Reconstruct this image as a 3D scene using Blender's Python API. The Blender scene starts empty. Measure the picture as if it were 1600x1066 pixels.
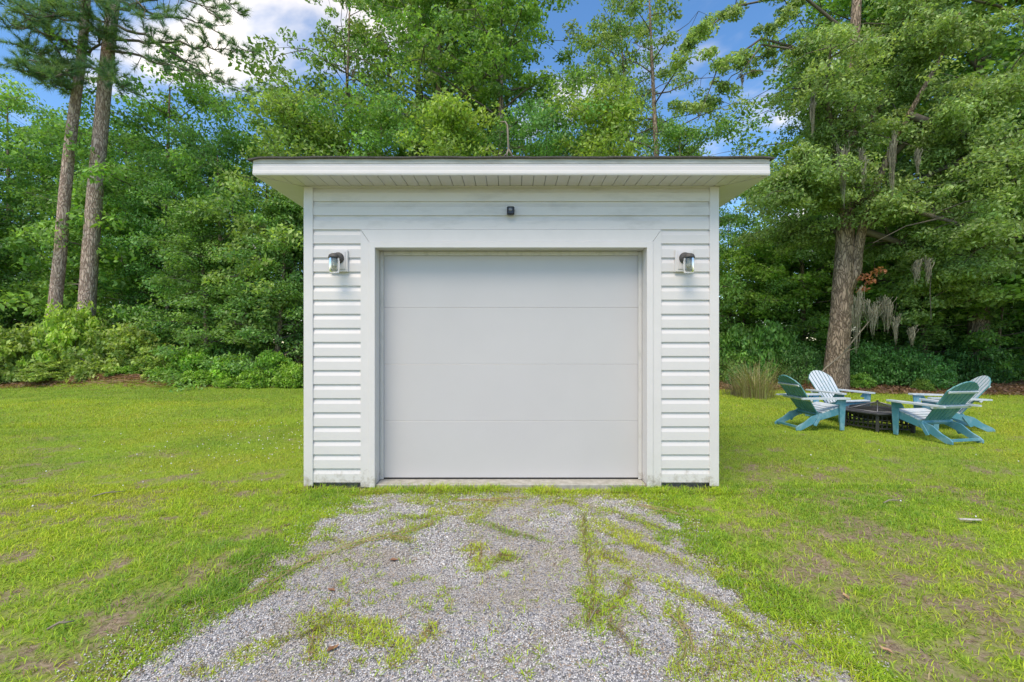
import bpy, math, random
import numpy as np
from mathutils import Vector, Matrix
R = math.radians
SC = bpy.context.scene
COL = SC.collection

# ---------------------------------------------------------------- camera
CH = 1.294                       # camera height above the slab (z = 0)
F = 709.0                        # focal length in photograph pixels (16 mm lens)
cam = bpy.data.objects.new('camera', bpy.data.cameras.new('camera'))
COL.objects.link(cam)
cam.data.sensor_width = 36; cam.data.lens = 36 * F / 1600
cam.data.clip_start = 0.05; cam.data.clip_end = 2000
cam.data.shift_y = 4 / 1600
cam.location = (0, 0, CH); cam.rotation_euler = (R(90), 0, 0)
SC.camera = cam

# ---------------------------------------------------------------- sky and light
SUN_EL, SUN_AZ = 58, 205          # azimuth clockwise from +Y (north): behind the camera, to the left
w = bpy.data.worlds.new('World'); SC.world = w; w.use_nodes = True
nt = w.node_tree; nt.nodes.clear()
def N(t, typ, **kw):
    n = t.nodes.new(typ)
    for k, v in kw.items():
        if k == 'inp':
            for a, b in v.items(): n.inputs[a].default_value = b
        else: setattr(n, k, v)
    return n
L = nt.links.new
out = N(nt, 'ShaderNodeOutputWorld'); bg = N(nt, 'ShaderNodeBackground', inp={'Strength': 0.125})
sky = N(nt, 'ShaderNodeTexSky', sky_type='NISHITA', sun_disc=False, sun_elevation=R(SUN_EL), sun_rotation=R(SUN_AZ))
sky.air_density = 1.0; sky.dust_density = 0.3; sky.ozone_density = 2.0
hs = N(nt, 'ShaderNodeHueSaturation', inp={'Saturation': 1.2, 'Value': 1.5})
L(sky.outputs[0], hs.inputs['Color'])
tc = N(nt, 'ShaderNodeTexCoord'); sx = N(nt, 'ShaderNodeSeparateXYZ'); L(tc.outputs['Generated'], sx.inputs[0])
zz = N(nt, 'ShaderNodeMath', operation='ADD', inp={1: 0.16}); L(sx.outputs['Z'], zz.inputs[0])
zm = N(nt, 'ShaderNodeMath', operation='MAXIMUM', inp={1: 0.05}); L(zz.outputs[0], zm.inputs[0])
dx = N(nt, 'ShaderNodeMath', operation='DIVIDE'); L(sx.outputs['X'], dx.inputs[0]); L(zm.outputs[0], dx.inputs[1])
dy = N(nt, 'ShaderNodeMath', operation='DIVIDE'); L(sx.outputs['Y'], dy.inputs[0]); L(zm.outputs[0], dy.inputs[1])
cx = N(nt, 'ShaderNodeCombineXYZ', inp={'Z': 3.1}); L(dx.outputs[0], cx.inputs[0]); L(dy.outputs[0], cx.inputs[1])
n1 = N(nt, 'ShaderNodeTexNoise', inp={'Scale': 1.15, 'Detail': 7.0, 'Roughness': 0.52, 'Distortion': 0.25}); L(cx.outputs[0], n1.inputs['Vector'])
cr = N(nt, 'ShaderNodeMapRange', interpolation_type='SMOOTHSTEP', inp={'From Min': 0.53, 'From Max': 0.65}); L(n1.outputs['Fac'], cr.inputs['Value'])
n2 = N(nt, 'ShaderNodeTexNoise', inp={'Scale': 3.0, 'Detail': 4.0}); L(cx.outputs[0], n2.inputs['Vector'])
cc = N(nt, 'ShaderNodeMix', data_type='RGBA', inp={6: (6.6, 6.2, 6.0, 1), 7: (10.2, 9.5, 8.7, 1)}); L(n2.outputs['Fac'], cc.inputs[0])
hz = N(nt, 'ShaderNodeMapRange', inp={'From Min': 0.0, 'From Max': .12}); L(sx.outputs['Z'], hz.inputs['Value'])
hm = N(nt, 'ShaderNodeMath', operation='MULTIPLY'); L(hz.outputs[0], hm.inputs[0]); L(cr.outputs[0], hm.inputs[1])
mx = N(nt, 'ShaderNodeMix', data_type='RGBA'); L(hm.outputs[0], mx.inputs[0]); L(hs.outputs[0], mx.inputs[6]); L(cc.outputs[2], mx.inputs[7])
L(mx.outputs[2], bg.inputs[0]); L(bg.outputs[0], out.inputs[0])

sun = bpy.data.objects.new('sun', bpy.data.lights.new('sun', 'SUN')); COL.objects.link(sun)
sun.data.energy = 2.9; sun.data.angle = R(34); sun.data.color = (1.0, 0.85, 0.65)
az, el = R(SUN_AZ), R(SUN_EL)
sdir = Vector((math.sin(az) * math.cos(el), math.cos(az) * math.cos(el), math.sin(el)))
sun.rotation_euler = sdir.to_track_quat('Z', 'Y').to_euler()
SC.view_settings.view_transform = 'Standard'; SC.view_settings.look = 'None'
SC.view_settings.gamma = 1; SC.view_settings.exposure = 0.36; SC.view_settings.use_curve_mapping = False
SC.render.engine = 'CYCLES'
SC.cycles.max_bounces = 6; SC.cycles.diffuse_bounces = 4; SC.cycles.transparent_max_bounces = 12

# ---------------------------------------------------------------- helpers
def at(u, v, Y): return ((u - 800) / F * Y, Y, CH - (v - 537) / F * Y)
GZ = -0.04                       # lawn level
def gp(u, v):
    Y = F * (CH - GZ) / (v - 537); return ((u - 800) / F * Y, Y)

def hashn(ix, iy, s):
    h = (ix.astype(np.int64) * 374761393 + iy.astype(np.int64) * 668265263 + s * 1442695041) & 0xffffffff
    h = ((h ^ (h >> 13)) * 1274126177) & 0xffffffff
    return ((h ^ (h >> 16)) & 0xffffff) / float(0xffffff)
def vnoise(x, y, s=0):
    ix, iy = np.floor(x), np.floor(y); fx, fy = x - ix, y - iy
    fx = fx * fx * (3 - 2 * fx); fy = fy * fy * (3 - 2 * fy)
    a, b = hashn(ix, iy, s), hashn(ix + 1, iy, s); c, d = hashn(ix, iy + 1, s), hashn(ix + 1, iy + 1, s)
    return (a * (1 - fx) + b * fx) * (1 - fy) + (c * (1 - fx) + d * fx) * fy
def fbm(x, y, s=0, o=4):
    t = 0; a = 0.5; m = 0
    for i in range(o):
        t = t + a * vnoise(x, y, s + i * 7); m += a; a *= 0.5; x = x * 2.03 + 5.1; y = y * 2.03 + 1.7
    return t / m
def sstep(a, b, x):
    t = np.clip((x - a) / (b - a), 0, 1); return t * t * (3 - 2 * t)

def link(name, me, parent=None):
    o = bpy.data.objects.new(name, me); COL.objects.link(o)
    if parent: o.parent = parent
    return o
def tag(o, label=None, cat=None, group=None, kind=None):
    if label: o['label'] = label
    if cat: o['category'] = cat
    if group: o['group'] = group
    if kind: o['kind'] = kind
    return o
def thing(name, loc, label, cat, group=None, rz=0):
    o = link(name, None); o.location = loc; o.rotation_euler = (0, 0, rz); o.empty_display_size = .1
    return tag(o, label, cat, group)
def copy_tree(o, parent=None):
    c = o.copy(); COL.objects.link(c); c.parent = parent
    for ch in list(KIDS.get(o.name, [])): copy_tree(ch, c)
    return c
KIDS = {}
def kid(name, me, parent):
    o = link(name, me, parent); KIDS.setdefault(parent.name, []).append(o); return o

def np_mesh(name, V, Fa, mat, cols=None, n=3, attrs=None, smooth=False):
    """V (k,3), Fa (m,n) indices, cols (k,3) point colours"""
    me = bpy.data.meshes.new(name)
    V = np.ascontiguousarray(V, dtype=np.float32); Fa = np.ascontiguousarray(Fa, dtype=np.int32)
    me.vertices.add(len(V)); me.vertices.foreach_set('co', V.ravel())
    me.loops.add(Fa.size); me.loops.foreach_set('vertex_index', Fa.ravel())
    me.polygons.add(len(Fa)); me.polygons.foreach_set('loop_start', np.arange(0, Fa.size, n, dtype=np.int32))
    if smooth: me.polygons.foreach_set('use_smooth', np.ones(len(Fa), dtype=bool))
    if cols is not None:
        ca = me.color_attributes.new('col', 'FLOAT_COLOR', 'POINT')
        c4 = np.ones((len(V), 4), dtype=np.float32); c4[:, :3] = cols
        ca.data.foreach_set('color', c4.ravel())
    if attrs:
        for k, a in attrs.items():
            at_ = me.attributes.new(k, 'FLOAT', 'POINT'); at_.data.foreach_set('value', np.asarray(a, dtype=np.float32))
    me.update(); me.validate()
    if mat: me.materials.append(mat)
    return me

class MB:
    def __init__(s): s.v = []; s.f = []; s.m = []; s.sm = []
    def add(s, vs, fs, m=0, M=None, smooth=False):
        b = len(s.v)
        for p in vs: s.v.append(tuple(M @ Vector(p)) if M else tuple(p))
        for f in fs: s.f.append(tuple(b + i for i in f)); s.m.append(m); s.sm.append(smooth)
    def box(s, x0, x1, y0, y1, z0, z1, m=0, M=None):
        s.add([(x0,y0,z0),(x1,y0,z0),(x1,y1,z0),(x0,y1,z0),(x0,y0,z1),(x1,y0,z1),(x1,y1,z1),(x0,y1,z1)],
              [(0,3,2,1),(4,5,6,7),(0,1,5,4),(1,2,6,5),(2,3,7,6),(3,0,4,7)], m, M)
    def prism(s, pts, a0, a1, axis='x', m=0, M=None):
        n = len(pts)
        def P(p, a): return {'x': (a, p[0], p[1]), 'y': (p[0], a, p[1]), 'z': (p[0], p[1], a)}[axis]
        s.add([P(p, a0) for p in pts] + [P(p, a1) for p in pts],
              [tuple(range(n)), tuple(range(2*n-1, n-1, -1))] + [(i, n+i, n+(i+1)%n, (i+1)%n) for i in range(n)], m, M)
    def tube(s, pts, rad, n=8, m=0, cap=True, seed=0, rough=0.0):
        pts = [Vector(p) for p in pts]; rg = random.Random(seed)
        rings = []
        ref = Vector((0.31, 0.95, 0.1)) if abs((pts[-1]-pts[0]).normalized().y) < .8 else Vector((1, 0, .1))
        base = len(s.v)
        for i, p in enumerate(pts):
            d = (pts[min(i+1, len(pts)-1)] - pts[max(i-1, 0)]).normalized()
            u = d.cross(ref).normalized(); v = d.cross(u)
            r = rad[i] if hasattr(rad, '__len__') else rad
            for k in range(n):
                a = 2*math.pi*k/n; rr = r*(1+rough*(rg.random()-.5))
                s.v.append(tuple(p + (u*math.cos(a) + v*math.sin(a))*rr))
        for i in range(len(pts)-1):
            for k in range(n):
                a = base+i*n+k; b = base+i*n+(k+1)%n
                s.f.append((a, b, b+n, a+n)); s.m.append(m); s.sm.append(True)
        if cap:
            s.f.append(tuple(base+k for k in range(n-1, -1, -1))); s.m.append(m); s.sm.append(False)
            e = base+(len(pts)-1)*n
            s.f.append(tuple(e+k for k in range(n))); s.m.append(m); s.sm.append(False)
    def lathe(s, prof, n=20, m=0, M=None, smooth=True):
        vs = []; fs = []
        for r, z in prof:
            for k in range(n):
                a = 2*math.pi*k/n; vs.append((r*math.cos(a), r*math.sin(a), z))
        for i in range(len(prof)-1):
            for k in range(n): a = i*n+k; b = i*n+(k+1)%n; fs.append((a, b, b+n, a+n))
        s.add(vs, fs, m, M, smooth)
    def mesh(s, name, mats, bevel=0):
        me = bpy.data.meshes.new(name); me.from_pydata(s.v, [], s.f)
        for m in (mats if isinstance(mats, (list, tuple)) else [mats]): me.materials.append(m)
        me.polygons.foreach_set('material_index', s.m); me.polygons.foreach_set('use_smooth', s.sm); me.update()
        if bevel:
            import bmesh
            bm = bmesh.new(); bm.from_mesh(me)
            bmesh.ops.remove_doubles(bm, verts=bm.verts, dist=1e-5)
            bmesh.ops.bevel(bm, geom=[e for e in bm.edges if e.is_manifold and e.calc_face_angle(0) > .6], offset=bevel, segments=1, affect='EDGES')
            bmesh.ops.recalc_face_normals(bm, faces=bm.faces)
            bm.to_mesh(me); bm.free()
        return me

# ---------------------------------------------------------------- materials
def mat(name, col=(.5,.5,.5), rough=.5, metal=0, noise=0, nscale=20, col2=None, bump=0, bscale=60, spec=.5, stretch=None, lo=.35, hi=.65):
    m = bpy.data.materials.new(name); m.use_nodes = True; t = m.node_tree; b = t.nodes['Principled BSDF']
    b.inputs['Base Color'].default_value = (*col, 1); b.inputs['Roughness'].default_value = rough
    b.inputs['Metallic'].default_value = metal; b.inputs['Specular IOR Level'].default_value = spec
    tcn = N(t, 'ShaderNodeTexCoord'); src = tcn.outputs['Object']
    if stretch:
        mp = N(t, 'ShaderNodeMapping'); mp.inputs['Scale'].default_value = stretch; t.links.new(src, mp.inputs[0]); src = mp.outputs[0]
    if col2 is not None:
        n = N(t, 'ShaderNodeTexNoise', inp={'Scale': nscale, 'Detail': 6.0, 'Roughness': .65}); t.links.new(src, n.inputs['Vector'])
        mr = N(t, 'ShaderNodeMapRange', inp={'From Min': lo, 'From Max': hi}); t.links.new(n.outputs['Fac'], mr.inputs['Value'])
        mxn = N(t, 'ShaderNodeMix', data_type='RGBA', inp={6: (*col, 1), 7: (*col2, 1)}); t.links.new(mr.outputs[0], mxn.inputs[0])
        t.links.new(mxn.outputs[2], b.inputs['Base Color'])
    if bump:
        n = N(t, 'ShaderNodeTexNoise', inp={'Scale': bscale, 'Detail': 5.0}); t.links.new(src, n.inputs['Vector'])
        bp = N(t, 'ShaderNodeBump', inp={'Strength': bump, 'Distance': .01}); t.links.new(n.outputs['Fac'], bp.inputs['Height']); t.links.new(bp.outputs[0], b.inputs['Normal'])
    return m

def leaf_mat(name, trans=.35, rough=.45, spec=.35):
    m = bpy.data.materials.new(name); m.use_nodes = True; t = m.node_tree; b = t.nodes['Principled BSDF']; o = t.nodes['Material Output']
    a = N(t, 'ShaderNodeVertexColor', layer_name='col'); oi = N(t, 'ShaderNodeObjectInfo')
    mu = N(t, 'ShaderNodeMix', data_type='RGBA', blend_type='MULTIPLY', inp={0: 1.0}); t.links.new(a.outputs[0], mu.inputs[6]); t.links.new(oi.outputs['Color'], mu.inputs[7])
    t.links.new(mu.outputs[2], b.inputs['Base Color']); b.inputs['Roughness'].default_value = rough; b.inputs['Specular IOR Level'].default_value = spec
    tr = N(t, 'ShaderNodeBsdfTranslucent')
    g = N(t, 'ShaderNodeMix', data_type='RGBA', blend_type='MULTIPLY', inp={0: 1.0, 7: (1.5, 1.6, .7, 1)}); t.links.new(mu.outputs[2], g.inputs[6]); t.links.new(g.outputs[2], tr.inputs[0])
    ms = N(t, 'ShaderNodeMixShader', inp={0: trans}); t.links.new(b.outputs[0], ms.inputs[1]); t.links.new(tr.outputs[0], ms.inputs[2]); t.links.new(ms.outputs[0], o.inputs[0])
    return m
LEAF = leaf_mat('leaf', .38); GRASS = leaf_mat('grass_blade', .3, .5, .25); STONE = leaf_mat('loose_stone', 0.0, .75, .3)
def bark_mat(name, c1, c2, vs, hi=.62):
    m = bpy.data.materials.new(name); m.use_nodes = True; t = m.node_tree; b = t.nodes['Principled BSDF']
    tcn = N(t, 'ShaderNodeTexCoord'); mp = N(t, 'ShaderNodeMapping'); mp.inputs['Scale'].default_value = (1, 1, .28); t.links.new(tcn.outputs['Object'], mp.inputs[0])
    v = N(t, 'ShaderNodeTexVoronoi', feature='DISTANCE_TO_EDGE', inp={'Scale': vs}); 
    nn = N(t, 'ShaderNodeTexNoise', inp={'Scale': 5.0, 'Detail': 6.0}); t.links.new(mp.outputs[0], nn.inputs['Vector'])
    ad = N(t, 'ShaderNodeMix', data_type='RGBA', blend_type='ADD', inp={0: .35}); t.links.new(mp.outputs[0], ad.inputs[6]); t.links.new(nn.outputs['Color'], ad.inputs[7]); t.links.new(ad.outputs[2], v.inputs['Vector'])
    mr = N(t, 'ShaderNodeMapRange', inp={'From Min': 0.0, 'From Max': .18}); t.links.new(v.outputs['Distance'], mr.inputs['Value'])
    n3 = N(t, 'ShaderNodeTexNoise', inp={'Scale': 22.0, 'Detail': 6.0}); t.links.new(mp.outputs[0], n3.inputs['Vector'])
    ml = N(t, 'ShaderNodeMath', operation='MULTIPLY'); t.links.new(mr.outputs[0], ml.inputs[0]); t.links.new(n3.outputs['Fac'], ml.inputs[1])
    m2 = N(t, 'ShaderNodeMapRange', inp={'From Min': .05, 'From Max': hi}); t.links.new(ml.outputs[0], m2.inputs['Value'])
    mxn = N(t, 'ShaderNodeMix', data_type='RGBA', inp={6: (*c1, 1), 7: (*c2, 1)}); t.links.new(m2.outputs[0], mxn.inputs[0]); t.links.new(mxn.outputs[2], b.inputs['Base Color'])
    b.inputs['Roughness'].default_value = .9; b.inputs['Specular IOR Level'].default_value = .15
    bp = N(t, 'ShaderNodeBump', inp={'Strength': .9, 'Distance': .03}); t.links.new(ml.outputs[0], bp.inputs['Height']); t.links.new(bp.outputs[0], b.inputs['Normal'])
    return m
PINEBARK = bark_mat('pine_bark', (.23,.16,.13), (.64,.50,.43), 13)
BARK = bark_mat('grey_bark', (.12,.09,.065), (.44,.34,.255), 15)
TWIG = mat('twig_bark', (.09,.075,.06), .9, col2=(.16,.14,.11), nscale=8)

VINYL = mat('white_vinyl', (.675,.65,.64), .42, col2=(.635,.615,.61), nscale=3.0, bump=.03, bscale=160, lo=.3, hi=.8)
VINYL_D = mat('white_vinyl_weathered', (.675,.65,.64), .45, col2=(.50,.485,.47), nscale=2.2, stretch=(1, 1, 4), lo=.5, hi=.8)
TRIM = mat('white_trim', (.685,.66,.655), .35, col2=(.64,.62,.61), nscale=5, lo=.4, hi=.8)
TRIM_D = mat('stained_fascia', (.62,.60,.56), .5, col2=(.42,.40,.35), nscale=6, stretch=(.6, 1, 3))
def splash(m):     # soil and algae splashed up the foot of the walls, in ragged patches
    t = m.node_tree; b = t.nodes['Principled BSDF']; src = b.inputs['Base Color'].links[0].from_socket
    g_ = N(t, 'ShaderNodeNewGeometry'); sp2 = N(t, 'ShaderNodeSeparateXYZ'); t.links.new(g_.outputs['Position'], sp2.inputs[0])
    n_ = N(t, 'ShaderNodeTexNoise', inp={'Scale': 13.0, 'Detail': 8.0, 'Roughness': .75}); t.links.new(g_.outputs['Position'], n_.inputs['Vector'])
    zr_ = N(t, 'ShaderNodeMapRange', inp={'From Min': .30, 'From Max': -.03, 'To Min': -.25, 'To Max': .14}); t.links.new(sp2.outputs['Z'], zr_.inputs['Value'])
    ad_ = N(t, 'ShaderNodeMath', operation='ADD'); t.links.new(n_.outputs['Fac'], ad_.inputs[0]); t.links.new(zr_.outputs[0], ad_.inputs[1])
    rm_ = N(t, 'ShaderNodeMapRange', inp={'From Min': .50, 'From Max': .72, 'To Max': .75}); t.links.new(ad_.outputs[0], rm_.inputs['Value'])
    mx_ = N(t, 'ShaderNodeMix', data_type='RGBA', inp={7: (.30,.26,.19,1)}); t.links.new(rm_.outputs[0], mx_.inputs[0]); t.links.new(src, mx_.inputs[6]); t.links.new(mx_.outputs[2], b.inputs['Base Color'])
EAVE = mat('eave_vinyl_bounce_offset', (.66,.62,.655), .45, col2=(.61,.575,.60), nscale=4)  # white vinyl, magenta put into its colour to cancel green light off the grass
DOORM = mat('door_paint', (.545,.53,.535), .4, bump=.02, bscale=260, col2=(.525,.51,.515), nscale=1.2)
STOPM = mat('weather_strip', (.58,.57,.55), .5, col2=(.42,.42,.39), nscale=14, stretch=(1, 1, .4), lo=.5, hi=.8)
DARKGAP = mat('rubber_seal', (.02,.02,.02), .7)
CONC = mat('concrete', (.46,.445,.40), .85, col2=(.30,.285,.24), nscale=14, bump=.25, bscale=90)
BLOCK = mat('block', (.24,.22,.20), .9, col2=(.10,.09,.08), nscale=20, bump=.3)
SHING = mat('shingle', (.10,.095,.09), .9, col2=(.055,.05,.048), nscale=60, bump=.4, bscale=200)
AGED = mat('aged_metal', (.075,.07,.066), .6, col2=(.04,.038,.036), nscale=30)
BLACK = mat('black_metal', (.035,.034,.033), .55, spec=.4)
BLACKP = mat('black_plastic', (.012,.012,.013), .25)
TILE = mat('dark_stone_tile', (.085,.083,.095), .38, col2=(.05,.05,.055), nscale=20)
RIB = mat('grey_metal', (.22,.22,.23), .4, metal=.5)
PAINT = mat('blue_paint', (.08,.26,.35), .5, col2=(.25,.42,.50), nscale=7, stretch=(1, 1, 1), bump=.05, lo=.45, hi=.75)
PAINT2 = mat('teal_paint', (.07,.23,.245), .55, col2=(.16,.34,.35), nscale=9, bump=.05, lo=.45, hi=.75)
FADED = mat('faded_paint', (.55,.60,.65), .6, col2=(.26,.42,.50), nscale=9, bump=.06, lo=.5, hi=.78)
STICK = mat('dead_branch', (.27,.235,.18), .85, col2=(.16,.135,.10), nscale=18)
MOSS = mat('spanish_moss', (.25,.245,.18), .95, col2=(.15,.15,.11), nscale=4, spec=.1)
DEAD = mat('dead_leaf', (.30,.16,.08), .8, col2=(.19,.09,.05), nscale=5)
m = bpy.data.materials.new('clear_glass'); m.use_nodes = True; t = m.node_tree; b = t.nodes['Principled BSDF']
b.inputs['Transmission Weight'].default_value = 1; b.inputs['Roughness'].default_value = .18; b.inputs['IOR'].default_value = 1.45; b.inputs['Base Color'].default_value = (.80,.81,.78,1); GLASS = m
BULB = mat('bulb_glass', (.75,.73,.66), .3)
m = bpy.data.materials.new('mesh_screen'); m.use_nodes = True; t = m.node_tree; b = t.nodes['Principled BSDF']
b.inputs['Base Color'].default_value = (.03,.03,.032,1); b.inputs['Roughness'].default_value = .5; b.inputs['Alpha'].default_value = .6; SCREEN = m

for m_ in (VINYL, TRIM, STOPM): splash(m_)

# ---------------------------------------------------------------- ground
DX0, DX1 = -1.50, 1.27           # driveway edges, straight in front of the shed
WY = 4.17                        # front wall plane
def drive_edge(x, y):            # >0 inside the drive (metres from the ragged edge)
    wob = (fbm(x*0 + 3.1, y*1.5, 5, 3) - .5) * .35 + (fbm(x*5, y*5, 9, 3) - .5) * .22
    wob = wob + (fbm(x*11, y*11, 19, 2) - .5) * .14
    e = np.minimum(x - DX0 + wob, DX1 - x + wob)
    return np.minimum(e, (4.10 - y) + (fbm(x*4, y*4, 11, 2) - .5) * .12)
STR = []
def strand(w_, s_, green, *px):
    STR.append((np.array([gp(*p) for p in px]), w_, s_, green))
strand(.10, .95, .75, (478,790),(560,772),(640,762),(730,764),(850,766),(960,768),(1060,772),(1130,780))
strand(.05, .8, .55, (690,812),(640,832),(560,852),(505,872),(430,905))
strand(.055, .9, .45, (505,872),(450,900),(410,928),(330,968),(270,1000))
strand(.10, .95, .95, (690,800),(730,796),(770,788),(800,786))
strand(.05, .8, .7, (640,785),(700,792),(760,800),(740,815))
strand(.035, .6, .3, (745,815),(800,835),(860,852))
strand(.045, .9, .85, (835,795),(880,785),(912,795))
strand(.05, .85, .7, (912,800),(916,845),(925,900),(932,940))
strand(.09, .8, .5, (925,935),(940,955),(930,985))
strand(.03, .8, .7, (940,960),(975,935),(992,905))
strand(.03, .7, .5, (950,975),(975,1005),(998,1025))
strand(.055, .95, .95, (930,868),(955,876),(980,886))
strand(.05, .9, .75, (940,798),(985,812),(1020,822),(1060,838),(1100,842))
strand(.055, .95, .85, (990,850),(1040,868),(1090,890),(1150,905),(1205,935))
strand(.055, .9, .8, (990,890),(1040,915),(1090,938),(1140,965),(1185,990),(1205,1020))
strand(.11, .9, .9, (925,820),(950,828),(980,835))
strand(.05, .9, .8, (375,1030),(430,1008),(490,988),(530,975))
strand(.07, .85, .8, (490,968),(520,978),(560,980),(590,1000),(620,1028))
strand(.03, .7, .8, (495,1040),(490,1000),(500,975),(535,945))
strand(.13, .75, .75, (1110,1060),(1150,1030),(1190,1040),(1240,1010))
strand(.04, .8, .7, (1060,1060),(1075,1000),(1050,950))
strand(.04, .8, .9, (500,852),(515,845),(525,850))
strand(.05, .9, .9, (725,862),(745,858),(750,890)); strand(.06, .9, .6, (765,885),(790,872),(795,880))
strand(.03, .8, .9, (668,1000),(675,985)); strand(.04, .8, .9, (290,1050),(320,1050)); strand(.04,.7,.7,(640,850),(600,842))
strand(.07,.9,.8,(1000,785),(1050,795),(1120,800)); strand(.06,.85,.7,(1090,815),(1040,800),(985,790)); strand(.06,.9,.6,(520,790),(560,800),(600,795)); strand(.05,.8,.5,(600,800),(650,812),(690,806)); strand(.07,.9,.85,(1120,860),(1170,890),(1230,930),(1290,985),(1350,1040))
strand(.05,.85,.6,(830,780),(760,785),(700,783)); strand(.06,.9,.8,(940,778),(1000,780),(1060,786)); strand(.05,.8,.6,(440,850),(400,880),(370,905))
def seg_d(x, y, P):
    d = np.full(x.shape, 9.0)
    for a, b_ in zip(P[:-1], P[1:]):
        ab = b_ - a; tt = np.clip(((x-a[0])*ab[0] + (y-a[1])*ab[1]) / (ab@ab + 1e-9), 0, 1)
        d = np.minimum(d, np.hypot(x-a[0]-tt*ab[0], y-a[1]-tt*ab[1]))
    return d
def cover(x, y):
    """grass coverage 0..1 and greenness 0..1"""
    e = drive_edge(x, y)
    near = sstep(8.5, 3.0, y)
    fine = fbm(x*9, y*9, 21, 4); big = fbm(x*1.6 + 3, y*2.2, 31, 3); mid = fbm(x*4.2, y*4.2, 27, 3)
    v_ = big*.26 + mid*.30 + fine*.44
    v_ = v_ + .02*near + .03*sstep(3.4, 2.2, y) - .06*(1-near) + .006*(x > 0)*near
    bare = .50*sstep(.44, .57, v_) * (.25 + .75*near) + .38*sstep(.56, .62, v_)*sstep(.35, .5, fbm(x*22, y*22, 29, 2))
    bare = np.maximum(bare, .6*near*sstep(.58, .68, fine))
    lawn = 1 - bare
    green = np.clip(.55 + (fbm(x*.8, y*.8, 41, 3) - .5) * 1.6 + (fine - .5)*.8, 0, 1)
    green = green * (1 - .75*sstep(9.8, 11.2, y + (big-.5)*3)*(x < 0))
    rim = sstep(.35, .0, np.abs(e)) * (e < .04)
    lawn = np.maximum(lawn, rim * .35)
    sc = np.zeros(x.shape); sg = np.zeros(x.shape) + .6
    nn = fbm(x*16, y*16, 51, 3)
    for P, w_, s_, g_ in STR:
        if P[:, 0].max() < x.min() - .3 or P[:, 1].max() < y.min() - .3: continue
        d = seg_d(x, y, P) + (fbm(x*7, y*7, 61, 3) - .5) * .10
        c = s_ * sstep(w_*1.45, w_*.55, d) * sstep(.30, .46, nn + .08)
        sg = np.where(c > sc, g_, sg); sc = np.maximum(sc, c); sc = np.maximum(sc, .18*s_*np.exp(-np.maximum(d, 0)/(w_*1.1))*(nn > .45))
    sc = np.maximum(sc, .10 * (nn > .56)); sc = np.maximum(sc, .75*sstep(.635, .72, nn*.5 + fbm(x*3.1, y*3.1, 57, 3)*.5)); sc = np.maximum(sc, .7*sstep(3.75, 4.0, y + (nn-.5)*.5))
    ins = sstep(-.04, .06, e + (fbm(x*10, y*10, 15, 3) - .62)*.45)
    cov = lawn * (1 - ins) + sc * ins
    green = green * (1-ins) + sg * ins
    foot = (np.abs(x + .006) < 1.93) & (y > 4.12) & (y < 8.2)
    return np.where(foot, 0, cov), green, ins
def woods_edge(x):               # Y where the lawn stops
    return np.where(x < 0, 14.0 + .5*np.sin(x*.5), 12.2 + .25*np.sin(x*1.1) + np.clip(10 - x, -3, 6)*.22)
def gh(x, y):
    z = GZ + (fbm(x*2.2, y*2.2, 71, 3) - .5) * .035 + (fbm(x*.35, y*.35, 77, 2) - .5) * .05 * sstep(5, 9, np.hypot(x, y-2))
    z = z + .34 * np.exp(-((x + 12.4)/2.6)**2 - ((y - 14.1)/.55)**2)      # low mulch bank on the left
    z = z + .10 * sstep(0, 1.2, y - woods_edge(x)) * (x > 0)
    return z
# one sheet to the horizon, fine near the camera
def warp(n, fine_half, far):
    t = np.linspace(-1, 1, n); lin = t * fine_half / .8
    return np.where(np.abs(t) < .8, lin, np.sign(t) * (fine_half + (far - fine_half) * ((np.abs(t) - .8) / .2)**3))
gx = warp(260, 8.5, 600); ty = np.linspace(0, 1, 230)
gy = np.where(ty < .85, 1.2 + 15*(ty/.85)**1.7, 16.2 + 600*((ty-.85)/.15)**3); gy = np.concatenate([[-300, -60, -15, -5, -1.5, 0, .7], gy])
X, Y = np.meshgrid(gx, gy); Xf, Yf = X.ravel(), Y.ravel()
cov, grn, ins = cover(Xf, Yf)
nx, ny = len(gx), len(gy)
idx = np.arange(nx*ny).reshape(ny, nx)
Q = np.stack([idx[:-1, :-1].ravel(), idx[:-1, 1:].ravel(), idx[1:, 1:].ravel(), idx[1:, :-1].ravel()], 1)
lit = sstep(-.25, .35, Yf - woods_edge(Xf) + (fbm(Xf*2, Yf*2, 81, 3)-.5)*.9)
Zf = gh(Xf, Yf)

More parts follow.
